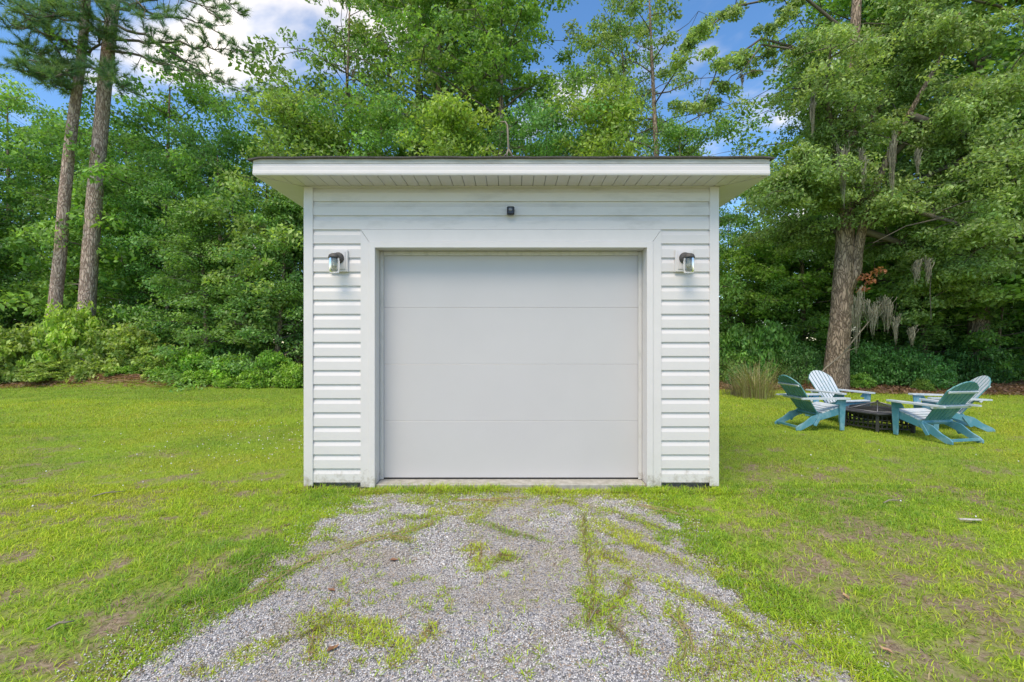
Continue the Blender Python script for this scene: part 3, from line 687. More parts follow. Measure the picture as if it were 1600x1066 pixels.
# ---------------------------------------------------------------- fire pit
fp = thing('fire_pit', (5.83, 7.24, GZ), 'low black hexagonal fire pit table with lattice sides and a mesh spark screen', 'fire pit', rz=math.atan2(-7.24, -5.83))
HV = [(math.cos(R(60*i)), math.sin(R(60*i))) for i in range(6)]
mb = MB()
ro, ri, zt_ = .56, .40, .285
vs = [(c*ro, s*ro, zt_) for c, s in HV] + [(c*ri, s*ri, zt_) for c, s in HV] + [(c*ro, s*ro, zt_-.022) for c, s in HV] + [(c*ri, s*ri, zt_-.022) for c, s in HV]
fs = []
for i in range(6):
    j = (i+1) % 6; fs += [(i, j, 6+j, 6+i), (12+i, 18+i, 18+j, 12+j), (i, 12+i, 12+j, j), (6+i, 6+j, 18+j, 18+i)]
mb.add(vs, fs); kid('table_top', mb.mesh('table_top', TILE, .003), fp)
for i in range(6):
    c, s = HV[i]; c2, s2 = HV[(i+1) % 6]
    mb = MB(); M_ = Matrix.Translation((c*.48, s*.48, 0)) @ Matrix.Rotation(R(60*i), 4, 'Z'); mb.box(-.022, .022, -.022, .022, 0, .262, M=M_); kid('leg', mb.mesh('leg', BLACK, .002), fp)
    pa, pb = Vector((c*.48, s*.48, 0)), Vector((c2*.48, s2*.48, 0)); d = pb - pa; ln = d.length; a = math.atan2(d.y, d.x)
    M_ = Matrix.Translation(pa) @ Matrix.Rotation(a, 4, 'Z')
    mb = MB()
    for z0, z1 in ((.035, .055), (.10, .114), (.165, .179), (.235, .262)): mb.box(.024, ln-.024, -.006, .006, z0, z1, M=M_)
    for q in range(1, 7): xx = ln*q/7; mb.box(xx-.009, xx+.009, .0065, .0165, .035, .262, M=M_)
    kid('lattice_panel', mb.mesh('lattice_panel', BLACK), fp)
mb = MB(); mb.lathe([(.395,.27),(.36,.20),(.25,.14),(.0,.12),(.0,.125),(.24,.15),(.35,.21),(.385,.27)], 24); kid('fire_bowl', mb.mesh('fire_bowl', BLACK), fp)
mb = MB(); mb.add([(c*.42, s*.42, zt_+.006) for c, s in HV] + [(0, 0, zt_+.115)], [(i, (i+1) % 6, 6) for i in range(6)]); kid('spark_screen', mb.mesh('spark_screen', SCREEN), fp)
for i in range(6):
    c, s = HV[i]; mb = MB(); mb.tube([(c*.425, s*.425, zt_+.010), (0.01*c, 0.01*s, zt_+.120)], .006, 6); kid('screen_rib', mb.mesh('screen_rib', RIB), fp)
mb = MB(); mb.tube([(HV[i % 6][0]*.425, HV[i % 6][1]*.425, zt_+.008) for i in range(7)], .006, 6); kid('screen_rim', mb.mesh('screen_rim', RIB), fp)
mb = MB(); mb.lathe([(.0,.15),(.014,.145),(.016,.13),(.006,.12),(.006,.11)], 12, M=Matrix.Translation((0,0,zt_))); kid('handle', mb.mesh('handle', BLACK), fp)

# ---------------------------------------------------------------- foliage
def leaves(C, r, n, size, pal, rs, flat=.5, up=.6, droop=.25, aspect=.55, sizevar=.35, fold=True):
    """C (k,3) clump centres, r (k,) radii, n leaves per clump"""
    C = np.repeat(C, n, 0); rr = np.repeat(r, n); cl = np.repeat(np.arange(len(r)), n); m_ = len(C)
    d = rs.normal(0, 1, (m_, 3)); d /= np.linalg.norm(d, axis=1)[:, None]
    rad = rs.random(m_)**.45
    off = d * rad[:, None] * rr[:, None]; off[:, 2] *= flat; 
    off[:, 2] -= droop * (off[:, 0]**2 + off[:, 1]**2) / np.maximum(rr, .05)
    P = C + off
    nr = rs.normal(0, .55, (m_, 3)); nr[:, 2] += up; nr += off / rr[:, None] * .5; nr /= np.linalg.norm(nr, axis=1)[:, None]
    tg = np.cross(nr, rs.normal(0, 1, (m_, 3))); tg /= np.linalg.norm(tg, axis=1)[:, None] + 1e-9
    tg[:, 2] -= .3; bt = np.cross(nr, tg); bt /= np.linalg.norm(bt, axis=1)[:, None]
    s = size * rs.uniform(1-sizevar, 1+sizevar, m_)[:, None]
    ww = s*aspect*.5
    V = np.stack([P - tg*s*.5, P + bt*ww + nr*s*.08, P + tg*s*.5, P - bt*ww + nr*s*.08], 1).reshape(-1, 3)
    Fc = (np.array([(0,1,2),(0,2,3)])[None] + (np.arange(m_)*4)[:, None, None]).reshape(-1, 3)
    pal = np.array(pal); k_ = len(r)
    cc_ = pal[rs.integers(0, len(pal), k_)]; lc = pal[rs.integers(0, len(pal), m_)]
    col = (cc_[cl]*.6 + lc*.4) * rs.uniform(.55, 1.5, (m_, 1)) * rs.uniform(.85, 1.15, k_)[cl][:, None]
    return V, Fc, np.repeat(col, 4, 0)
G1 = [(0.172,0.319,0.071),(0.209,0.372,0.078),(0.135,0.267,0.078),(0.254,0.413,0.094)]
G2 = [(0.200,0.313,0.093),(0.251,0.361,0.106),(0.162,0.276,0.100),(0.287,0.397,0.128)]
G3 = [(0.213,0.354,0.064),(0.270,0.408,0.071),(0.168,0.301,0.064)]
G4 = [(0.131,0.278,0.078),(0.164,0.329,0.085),(0.114,0.235,0.078)]

def tree_proto(name, H, base, rad, nb, npc, nleaf, lsize, pal, seed, shape='round', trunk_r=.17, cr=(.4,.72), bark=None, tilt=0, up=.5, clumps_trunk=0, sub=2):
    """returns (trunk mesh, branch mesh, crown mesh)"""
    rg = random.Random(seed); rs = np.random.default_rng(seed)
    tm = MB(); pts = []; rad_ = []
    kx, ky = rg.uniform(-.4, .4), rg.uniform(-.4, .4); nseg = 12
    def axis(t_): return Vector((kx*math.sin(t_*2.6) + tilt*t_*H, ky*math.sin(t_*3.1+1) - ky*math.sin(1), t_*H))
    for i in range(nseg+1):
        t_ = i/nseg; pts.append(axis(t_*.97)); rad_.append(trunk_r*(1-.86*t_)*(1.35 if i == 0 else 1))
    pts[0].z -= .15
    tm.tube(pts, rad_, 12, rough=.12, seed=seed)
    bmh = MB(); C = []; Rr = []
    for i in range(nb):
        t_ = (i+.5*rg.random())/nb; z = base + (H-base)*t_; tt = z/H; p0 = axis(min(tt, .96))
        if shape == 'cone': L_ = rad*(1.05-t_)**.8
        elif shape == 'top': L_ = rad*(.55+.6*math.sin(math.pi*min(1, t_*1.1+.05)))
        else: L_ = rad*math.sqrt(max(.05, 1-(t_*1.25-.35)**2)) if t_ > .28 else rad*(.75+.25*t_/.28)
        L_ *= rg.uniform(.65, 1.12); a = i*2.399 + rg.uniform(-.4, .4)
        d = Vector((math.cos(a), math.sin(a), up*rg.uniform(.3, 1.2)*(.35+t_)))
        bp_ = []; br_ = trunk_r*(1-.85*tt)*.45
        sag = rg.uniform(.05, .25)
        for q in range(6):
            f = q/5; bp_.append(p0 + d*L_*f + Vector((rg.uniform(-.1,.1), rg.uniform(-.1,.1), rg.uniform(-.08,.08)-sag*L_*f*f*.6))*(1 if q else 0))
        bmh.tube(bp_, [max(.006, br_*(1-.85*q/5)) for q in range(6)], 5, cap=False)
        for q in range(npc):
            f = 1 - (q/npc)**1.2*.8; f = max(.2, f); k0 = min(4, int(f*5)); pf = f*5-k0
            b0 = bp_[k0].lerp(bp_[min(5, k0+1)], pf)
            for w_ in range(sub):
                off = Vector((rg.gauss(0,1), rg.gauss(0,1), rg.gauss(0,.45)))*(.26*rad*(.35+.4*f))
                c_ = b0 + off
                bmh.tube([b0, b0.lerp(c_, .5)+Vector((0,0,.04)), c_], [max(.006, br_*.3), .007, .004], 4, cap=False)
                C.append(c_); Rr.append(rg.uniform(*cr))
    V, Fc, Cc = leaves(np.array([tuple(c) for c in C]), np.array(Rr), nleaf, lsize, pal, rs)
    return (tm.mesh(name+'_trunk', bark or BARK), bmh.mesh(name+'_branches', TWIG), np_mesh(name+'_crown', V, Fc, LEAF, Cc))

def _pr(name, H, base, rad, nb, npc, nl, ls, *a, **k): return tree_proto(name, H, base, rad, nb, npc, nl, ls, *a, **k)
PR = {
 'round': tree_proto('round', 10, .4, 2.9, 34, 3, 130, .12, G1, 11, trunk_r=.15),
 'round2': tree_proto('round2', 10, .4, 2.7, 34, 3, 130, .118, G4, 12, trunk_r=.14),
 'cone': tree_proto('cone', 11, .4, 2.9, 38, 3, 118, .13, G1, 13, 'round', trunk_r=.16, up=.5),
 'cone2': tree_proto('cone2', 9, .3, 2.4, 34, 3, 118, .125, G2, 14, 'cone', trunk_r=.13, up=.5),
 'tall': tree_proto('tall', 17, 4.0, 3.5, 42, 3, 118, .15, G2, 15, 'top', trunk_r=.24, cr=(.4,.72)),
 'tall2': tree_proto('tall2', 17, 2.6, 3.4, 46, 3, 118, .15, G1, 16, 'round', trunk_r=.24, cr=(.4,.72)),
 'sparse': tree_proto('sparse', 17, 6.5, 3.4, 17, 2, 95, .135, G2, 17, 'top', trunk_r=.20, cr=(.3,.52), up=.75),
 'low': tree_proto('low', 5, .1, 2.3, 28, 3, 112, .125, G1, 18, trunk_r=.07, cr=(.3,.5)),
}
def tree(kind, u, Yd, vtop, label, tint=(1,1,1), sxy=1.0, rz=None, group='broadleaf trees of the wood behind the shed', name='broadleaf_tree', zoff=0):
    H0 = {'round':10,'round2':10,'cone':11,'cone2':9,'tall':17,'tall2':17,'sparse':17,'low':5}[kind]
    x, y, zt_ = at(u, vtop, Yd); H = zt_ - GZ; s = H/H0*.96
    gz = float(gh(np.array([x]), np.array([float(y)]))[0])
    o = thing(name, (x, y, gz-.05+zoff), label, 'shrub' if name == 'understory_shrub' else 'tree', group, rz if rz is not None else random.Random(u*7+int(vtop)).uniform(0, 6.28))
    q = max(.75, min(1.25, s))*sxy; o.scale = (q, q, s)
    tm_, bm_, cm_ = PR[kind]
    for nme, me in (('trunk', tm_), ('branches', bm_), ('crown', cm_)):
        c = link(nme, me, o); c.color = (*tint, 1) if nme == 'crown' else (1,1,1,1)
        if nme == 'crown': c['kind'] = 'stuff'
    return o
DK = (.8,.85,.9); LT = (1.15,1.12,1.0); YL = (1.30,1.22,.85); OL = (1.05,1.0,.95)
TREES = [
 ('tall2', 690, 20.5, -120, 'tall full tree left of the roof centre, behind the pale feathery one', (1,1,.95), 1.05),
 ('cone2', 520, 18.5, 175, 'low tree top showing over the roof below the open tree', (1.1,1.1,.95), .9),
 ('round', 240, 25, 215, 'far leafy tree in the gap right of the thicker pine', (1,1,1), 1.2),
 ('round', 330, 24, 235, 'far leafy tree behind the rounded dark one', (1,1,1), 1.2),
 ('round2', 60, 28, 230, 'far dark tree behind the two pines', (1,1,1), 1.2),
 ('low', 1290, 17.6, 395, 'low leafy tree right behind the mossy oak trunk', (1,1,1), 1.3),
 ('low', 1385, 18.2, 385, 'low leafy tree behind the moss curtains', (.9,1,.95), 1.3),
 ('low', 1490, 18.0, 380, 'low leafy tree deep behind the right hand chairs', (.85,.95,.9), 1.3),
 ('low', 1610, 17.0, 370, 'low leafy tree deep in the wood at the right edge', (.85,.95,.9), 1.3),
 ('low', 1215, 18.4, 400, 'low leafy tree behind the bushes right of the shed', (1.1,1.1,1), 1.2),
 ('round', 12, 24.5, 135, 'bright leafy tree at the far left edge, behind the slimmer pine', LT, 1.1),
 ('round2', -110, 20, 190, 'dark leafy tree cut by the left edge of the picture', DK, 1.1),
 ('cone', 118, 25, 190, 'leafy tree filling the gap between the two pine trunks', (1,1,1), 1.1),
 ('round', 200, 21, 200, 'leafy tree just right of the thicker pine, deep in the wood', DK, 1),
 ('cone', 272, 19, 108, 'slim tree with a bare leader against the sky left of the shed roof', (1.05,1.05,1), 1),
 ('round2', 345, 17.5, 205, 'rounded dark tree left of the shed roof corner', (1,1,1), 1),
 ('round', 415, 19, 175, 'leafy tree rising behind the left corner of the shed roof', (1.05,1.05,1), 1),
 ('cone2', 470, 16.5, 135, 'loose yellow green tree above the left end of the shed roof', LT, 1),
 ('low', 225, 20, 300, 'mid height leafy tree at the foot of the thicker pine', (1.1,1.1,1), 1.25),
 ('low', 30, 23.5, 330, 'leafy sapling clump below the slimmer pine', (1.1,1.1,1), 1.2),
 ('cone2', 320, 15.6, 300, 'layered broadleaf tree between the thicker pine and the shed', (.85,.95,.8), 1.1),
 ('cone2', 430, 15.4, 290, 'layered broadleaf tree against the left wall of the shed', (.8,.95,.85), 1.1),
 ('round2', 262, 18.2, 320, 'dark broadleaf tree right beside the thicker pine', (.9,1,.9), 1),
 ('sparse', 535, 20, -50, 'tall open tree with bare limbs and thin straight trunk above the roof, left', (1,1,1), 1),
 ('round', 595, 17, 155, 'dark green tree above the left half of the shed roof', (.95,1,1), 1),
 ('cone2', 690, 15.5, 140, 'pale yellow green feathery tree left of the roof centre', YL, 1),
 ('tall', 640, 22, -120, 'tall tree behind the pale feathery one, its crown cut by the top of the picture', OL, 1.1),
 ('tall2', 787, 18.5, -90, 'tall thick trunked tree behind the middle of the shed roof', OL, 1),
 ('round2', 850, 16, 165, 'dark leafy tree right of the roof centre', (1.05,1.05,1.1), .9),
 ('cone2', 955, 15, 128, 'bright lime green tree above the right half of the roof', YL, .95),
 ('sparse', 1030, 18, -60, 'tall slim trunked tree above the right half of the roof', OL, 1.05),
 ('tall', 985, 23, 0, 'distant tall tree behind the lime green one', (1,1,1), .9),
 ('round', 1065, 16, 190, 'leafy tree above the right end of the shed roof', (.9,.95,1), .85),
 ('tall2', 730, 24, -60, 'farthest tall tree between the roof centre and the feathery tree', (.9,.95,1), 1),
 ('low', 1165, 19, 385, 'low bright tree seen low beside the right wall of the shed', LT, 1),
 ('round', 1140, 22, 330, 'leafy tree at the right wall of the shed, deep in the wood', (.95,1,1), 1),
 ('round', 1255, 17, 260, 'leafy tree behind the left side of the mossy oak', (1,1,1), 1),
 ('tall2', 1400, 17, -150, 'tall full tree behind the mossy oak, its crown cut by the top of the picture', OL, 1.3),
 ('tall2', 1530, 14.5, -200, 'tall spreading tree right of the mossy oak', OL, 1.3),
 ('tall', 1640, 12.6, -300, 'tall tree whose dark trunk stands at the right edge of the picture', OL, 1.2),
 ('tall2', 1375, 20, -60, 'tall tree straight behind the mossy oak trunk', (.95,1,1), 1.2),
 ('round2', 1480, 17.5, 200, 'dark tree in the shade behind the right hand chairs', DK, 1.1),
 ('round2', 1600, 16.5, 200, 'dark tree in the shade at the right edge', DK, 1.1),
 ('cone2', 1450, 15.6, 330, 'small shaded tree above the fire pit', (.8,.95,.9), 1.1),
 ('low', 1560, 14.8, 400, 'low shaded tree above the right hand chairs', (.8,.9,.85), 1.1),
 ('round', 1760, 15, 100, 'leafy tree just outside the right edge', (1,1,1), 1.2),
 ('round', -190, 16, 220, 'leafy tree just outside the left edge', (1,1,1), 1.2),
]
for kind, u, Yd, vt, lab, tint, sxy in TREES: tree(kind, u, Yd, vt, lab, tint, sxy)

# shrubs along the edge of the lawn
rs = np.random.default_rng(77)
def shrub_mesh(name, nclump, rx, rz_, nleaf, lsize, pal, seed, cr=(.16,.3)):
    q = np.random.default_rng(seed); d = q.normal(0, 1, (nclump, 3)); d /= np.linalg.norm(d, axis=1)[:, None]
    d[:, 2] = np.abs(d[:, 2]); C = d * (q.uniform(.45, 1, nclump)[:, None]) * np.array((rx, rx*.8, rz_)); C[:, 2] += .06
    V, Fc, Cc = leaves(C, q.uniform(*cr, nclump), nleaf, lsize, pal, q, flat=.6, droop=.15)
    stems = MB(); rg = random.Random(seed)
    for c in C[::4]: stems.tube([(rg.uniform(-.1,.1), rg.uniform(-.1,.1), -.1), (c[0]*.5, c[1]*.5, c[2]*.45), tuple(c)], [.014,.009,.004], 4, cap=False)
    return stems.mesh(name+'_stems', TWIG), np_mesh(name+'_leaves', V, Fc, LEAF, Cc)
SH = {'az': shrub_mesh('az', 170, 1.0, 1.0, 60, .075, G2, 1, cr=(.10,.22)), 'br': shrub_mesh('br', 110, 1.0, 1.0, 45, .11, G3, 2), 'gl': shrub_mesh('gl', 110, 1.0, 1.0, 48, .075, G4, 3), 'mid': shrub_mesh('mid', 130, 1.0, 1.0, 50, .10, G1, 4)}
def shrub(kind, u, Yd, w_, vtop, label, tint=(1,1,1)):
    x, y, z = at(u, vtop, Yd); gz = float(gh(np.array([x]), np.array([float(Yd)]))[0])
    o = thing('shrub', (x, y, gz), label, 'shrub', 'shrubs along the edge of the wood', random.Random(u).uniform(0, 6.28))
    o.scale = (w_, w_, max(.3, (z-gz)/1.15))
    for nme, me in zip(('stems', 'foliage'), SH[kind]):
        c = link(nme, me, o); c.color = (*tint, 1)
        if nme == 'foliage': c['kind'] = 'stuff'
OLV = (1.3,1.15,.9)
for a in [
 ('az', 15, 14.6, 1.6, 500, 'large olive green azalea mound at the left edge of the lawn', OLV),
 ('az', 110, 15.2, 1.5, 465, 'tall yellow green bush in front of the slimmer pine', (1.5,1.4,.85)),
 ('az', 95, 14.3, 1.1, 560, 'low olive bush behind the left end of the mulch bank', OLV),
 ('az', 190, 14.9, 1.5, 500, 'wide olive azalea in front of the thicker pine', OLV),
 ('az', -40, 14.2, 1.1, 555, 'dark bush in the corner where the lawn meets the left edge', (.85,.9,.85)),
 ('az', 250, 14.7, 1.0, 545, 'olive bush right of the thicker pine', (1.35,1.2,.85)),
 ('mid', 300, 14.6, .9, 535, 'leafy green bush behind the right end of the mulch bank', (1.45,1.4,1)),
 ('br', 195, 14.2, .45, 580, 'small bright broad leaved plant on the mulch bank', (1.1,1.15,1)),
 ('br', 255, 14.1, .5, 573, 'bright low bush at the right end of the mulch bank', (1.1,1.15,.95)),
 ('br', 310, 13.8, .55, 575, 'low lime bush, first of the row right of the mulch bank', (1.15,1.15,.95)),
 ('mid', 355, 14.2, .8, 548, 'fresh green bush midway between the mulch bank and the shed', (1.5,1.4,1)),
 ('br', 352, 13.6, .4, 588, 'smallest lime bush of the row left of the shed', (1.2,1.2,.95)),
 ('br', 395, 13.8, .6, 572, 'lime bush left of the last two beside the shed', (1.2,1.18,.95)),
 ('mid', 425, 14.3, .8, 540, 'green bush behind the lime ones beside the shed', (1.4,1.35,1)),
 ('br', 455, 13.7, .6, 562, 'tall lime bush touching the left wall of the shed', (1.2,1.18,.95)),
 ('mid', 1150, 15.0, .9, 495, 'green bush beside the right wall of the shed', (1,1.05,1)),
 ('mid', 1205, 14.6, 1.0, 490, 'rounded green bush behind the ornamental grass', (.9,1,1)),
 ('gl', 1250, 14.0, .8, 530, 'glossy dark bush left of the mossy oak', (1,1,1)),
 ('gl', 1160, 14.0, .6, 565, 'low dark bush behind the ornamental grass', (.9,1,1)),
 ('gl', 1360, 13.6, .9, 525, 'dark evergreen bush right of the mossy oak trunk', (.9,1,.9)),
 ('gl', 1410, 13.2, .9, 535, 'dark evergreen bush above the fire pit', (.9,1,.9)),
 ('gl', 1455, 13.0, .75, 545, 'dark evergreen bush between the fire pit and the right chairs', (.85,1,.9)),
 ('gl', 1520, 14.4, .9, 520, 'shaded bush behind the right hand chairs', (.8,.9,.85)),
 ('br', 1442, 12.4, .28, 590, 'small bright sprig at the foot of the dark evergreen bushes', (.9,.9,.9)),
 ('mid', 1345, 12.9, .4, 580, 'small green bush at the right foot of the mossy oak', (1.2,1.2,1)),
]: shrub(*a)

# ---------------------------------------------------------------- mossy oak on the right
def limb(mbh, pts, r0, C, Rr, rg, n_side=9, cr=(.4,.7), spread=1.0, start=.3):
    P = [Vector(p) for p in pts]; n = len(P)
    mbh.tube(P, [r0*(1-.85*i/(n-1)) for i in range(n)], 7, cap=False, rough=.1)
    for i in range(n_side):
        f = start + (1-start)*(i+rg.random())/n_side; k_ = min(n-2, int(f*(n-1))); b0 = P[k_].lerp(P[k_+1], f*(n-1)-k_)
        d = Vector((rg.gauss(0,1), rg.gauss(0,1), rg.gauss(-.05,.45)))*spread*rg.uniform(.5, 1)
        c_ = b0 + d; mid = b0.lerp(c_, .5) + Vector((0,0,.12)); mbh.tube([b0, mid, c_], [r0*.28*(1-.6*f)+.006, .012, .005], 4, cap=False)
        for e_ in (.55, .8, 1.0):
            C.append(b0.lerp(c_, e_) + Vector((rg.gauss(0,.12), rg.gauss(0,.12), rg.gauss(0,.08)))); Rr.append(rg.uniform(*cr))
rg = random.Random(21); OX, OY = at(1307, 0, 12.7)[0], 12.7
oak = thing('oak_tree', (0, 0, 0), 'large oak with a thick grey forked trunk and hanging moss, behind the left chairs', 'tree')
tm = MB(); gz0 = GZ
A_ = [(1302,625),(1306,590),(1308,560),(1313,500),(1317,440),(1320,400),(1322,350),(1322,290),(1325,230),(1330,150),(1335,60),(1342,-60),(1345,-180)]
tr = [Vector(at(u, v, 12.7)) for u, v in A_]; rr_ = [.37,.315,.28,.26,.245,.23,.215,.195,.18,.155,.13,.10,.06]
tm.tube(tr, rr_, 18, rough=.07, seed=3)
f_ = [(1322,455,12.65),(1337,425,12.6),(1340,395,12.5),(1347,360,12.4),(1362,310,12.2),(1385,250,11.9),(1420,180,11.5),(1470,90,11),(1500,20,10.8)]
tm.tube([at(*p_) for p_ in f_], [.17,.15,.13,.115,.10,.08,.06,.04,.02], 12, rough=.06, seed=4)
kid('trunk', tm.mesh('oak_trunk', BARK), oak)
bh = MB(); C = []; Rr = []
LIMBS = [  # each: list of (u, v, Y)
 [(1320,330,12.7),(1290,290,12.4),(1265,270,12.0),(1240,268,11.8)], [(1322,300,12.7),(1290,220,12.6),(1270,160,12.6),(1262,110,12.6)],
 [(1330,150,12.7),(1260,80,12.4),(1190,60,12.2),(1120,110,12.0),(1090,190,11.9)], [(1335,60,12.7),(1250,-10,12.4),(1150,10,12.2),(1060,80,12.0)],
 [(1330,180,12.7),(1260,80,12.0),(1190,70,11.6),(1150,125,11.4)],
 [(1322,320,12.7),(1370,310,12.0),(1430,330,11.3),(1500,350,10.8),(1560,380,10.5)],
 [(1347,360,12.7),(1380,370,12.8),(1430,400,12.6),(1490,450,12.4)],
 [(1347,360,12.4),(1420,290,11.8),(1500,250,11.2),(1590,250,10.8)], [(1385,250,11.9),(1450,190,11.5),(1530,150,11),(1610,140,10.6)],
 [(1322,300,12.7),(1300,210,12.0),(1290,140,11.4),(1300,60,11)], [(1330,150,12.7),(1370,80,12.1),(1420,20,11.6),(1480,-40,11)],
 [(1325,230,12.7),(1390,150,12.2),(1440,80,11.4),(1500,60,11)], [(1322,330,12.6),(1290,300,12.3),(1255,290,12.0),(1225,300,11.8)],
 [(1320,370,12.8),(1285,350,13.6),(1235,360,14.0),(1215,380,14.0)], [(1420,180,11.5),(1480,200,11.2),(1540,220,10.8),(1600,300,10.5)],
 [(1347,360,12.4),(1410,380,12.3),(1480,420,12.2),(1560,450,12)],
]
def clear_zone(c):      # the lower trunk stands free of leaves
    if c.z < 4.55 and 7.9 < c.x < 10.4 and c.y < 13: return True      # round the bare lower trunk
    if 5.9 < c.z < 8.9 and 5.9 < c.x < 7.35: return True               # open air between the overhanging limb and the crown
    return c.z < 3.9 and c.x < 7.9                                     # nothing hangs low on the shed side
for i, lm in enumerate(LIMBS):
    limb(bh, [at(*p_) for p_ in lm], .10 if i not in (2,3,4) else .05, C, Rr, rg, n_side=26 if i not in (2, 3, 4) else 11, cr=(.3,.6) if i not in (2,3,4) else (.18,.34), spread=.85 if i not in (2,3,4) else .6, start=.22)
kid('branches', bh.mesh('oak_branches', TWIG), oak)
q = np.random.default_rng(9); keep = [i for i, c in enumerate(C) if not clear_zone(c)]; C = [C[i] for i in keep]; Rr = [Rr[i]*.85 for i in keep]
GO = [(0.245,0.357,0.121),(0.308,0.413,0.146),(0.202,0.316,0.113),(0.374,0.467,0.178)]
V, Fc, Cc = leaves(np.array([tuple(c) for c in C]), np.array(Rr), 135, .09, GO, q, flat=.5, aspect=.5, droop=.35)
c = kid('crown', np_mesh('oak_crown', V, Fc, LEAF, Cc), oak); c['kind'] = 'stuff'
# small cluster of dead red-brown leaves on the oak
dl = np.array([at(1352,432,11.6), at(1372,423,11.6), at(1347,452,11.6), at(1362,440,11.6)])
V, Fc, Cc = leaves(dl, np.array([.18,.2,.16,.14]), 40, .09, [(.36,.15,.08),(.28,.13,.07)], q)
c = kid('dead_leaves', np_mesh('dead_leaves', V, Fc, LEAF, Cc), oak); c['label'] = 'rust red dead leaf sprays'

# spanish moss
def moss(u, v, Yd, ln, wd, label, n=110, seed=0):
    x, y, z = at(u, v, Yd); q = np.random.default_rng(seed+u)
    V = []; Fc = []
    for i in range(n):
        px_, py_ = q.normal(0, wd*.5), q.normal(0, wd*.3); L_ = ln*q.uniform(.15, 1)**.8*(1-.45*abs(px_)/wd if abs(px_) < wd*2 else .2); ww = q.uniform(.003, .010)
        a = q.uniform(0, 3.14); cx_, cy_ = math.cos(a)*ww, math.sin(a)*ww; z0 = -q.uniform(0, .3)*ln + .12*math.sin(px_*19+seed+u)*ln; px_ += q.normal(0, .25*wd)*q.random(); m_ = 6; b0 = len(V)
        sxp, ph_ = q.uniform(.01, .03), q.uniform(0, 6)
        for j in range(m_+1):
            f = j/m_; k_ = 1-.5*f; xo = px_*k_ + sxp*math.sin(ph_+f*7); yo = py_*k_ + sxp*math.cos(ph_+f*6); wf = 1-.75*f
            V += [(xo-cx_*wf, yo-cy_*wf, z0-L_*f), (xo+cx_*wf, yo+cy_*wf, z0-L_*f)]
        for j in range(m_): k2 = b0+2*j; Fc += [(k2, k2+1, k2+3), (k2, k2+3, k2+2)]
    o = link('hanging_moss', np_mesh('hanging_moss', np.array(V), np.array(Fc), MOSS)); o.location = (x, y, z)
    tag(o, label, 'moss', 'grey moss hanging in the trees')
for a in [
 (1338,455,11.3,1.4,.17,'longest grey moss curtain, hanging close to the right of the oak trunk'),
 (1362,470,11.2,.75,.28,'broad grey moss curtain below the red dead leaves'),
 (1385,465,11.2,.8,.22,'grey moss clump right of the broad curtain below the dead leaves'),
 (1400,490,11.1,.6,.10,'small moss tuft beyond the curtains over the fire pit'),
 (1425,508,11.0,.42,.10,'short grey tuft hanging lowest on the right, over the dark bushes'),
 (1433,408,11.0,.5,.12,'moss tuft hanging at mid height over the fire pit, left of the thin vine'),
 (1450,400,11.0,.6,.10,'moss tuft hanging beside the thin vine'),
 (1395,210,11.1,1.5,.10,'long grey moss strand high in the oak, right of its trunk'),
 (1434,235,10.8,.6,.08,'pale moss tuft high in the oak, right of the long strand'),
 (1318,225,11.2,1.2,.16,'grey moss over the upper trunk of the oak'),
 (1348,235,11.2,.8,.13,'grey moss tuft just right of the upper oak trunk'),
 (1270,150,11.2,1.0,.07,'thin moss strand hanging at the left side of the oak crown'),
 (1160,115,10.8,.28,.04,'tiny moss tuft in the overhanging branch above the shed corner'),
 (552,105,20,.8,.10,'dark moss tuft hanging right of the open tree trunk'),
 (545,135,20,.9,.09,'moss strand against the open tree trunk'),
 (492,145,19,1.1,.22,'moss clump in the tree above the left end of the roof'),
 (520,160,19,1.0,.16,'moss clump left of the open tree trunk, low'),
]: moss(*a)
vn = MB(); vn.tube([at(1452,402,11.8), at(1455,430,11.8), at(1453,455,11.8), at(1455,500,11.8)], .012, 5)
tag(link('hanging_vine', vn.mesh('hanging_vine', TWIG)), 'thin bare vine hanging straight down over the fire pit', 'vine')
# fallen branch leaning on the oak
fb = MB(); fb.tube([at(1272,596,12.0), at(1290,575,12.1), at(1312,557,12.2), at(1330,540,12.2)], [.02,.02,.018,.014], 6); fb.tube([at(1318,552,12.2), at(1335,530,12.15), at(1360,500,12.1), at(1372,488,12.0)], [.022,.018,.013,.008], 6); fb.tube([at(1312,557,12.2), at(1325,548,12.15), at(1342,542,12.1)], [.012,.009,.005], 5)
tag(link('fallen_branch', fb.mesh('fallen_branch', STICK)), 'long bare grey branch leaning up against the oak trunk', 'branch')
mo = None

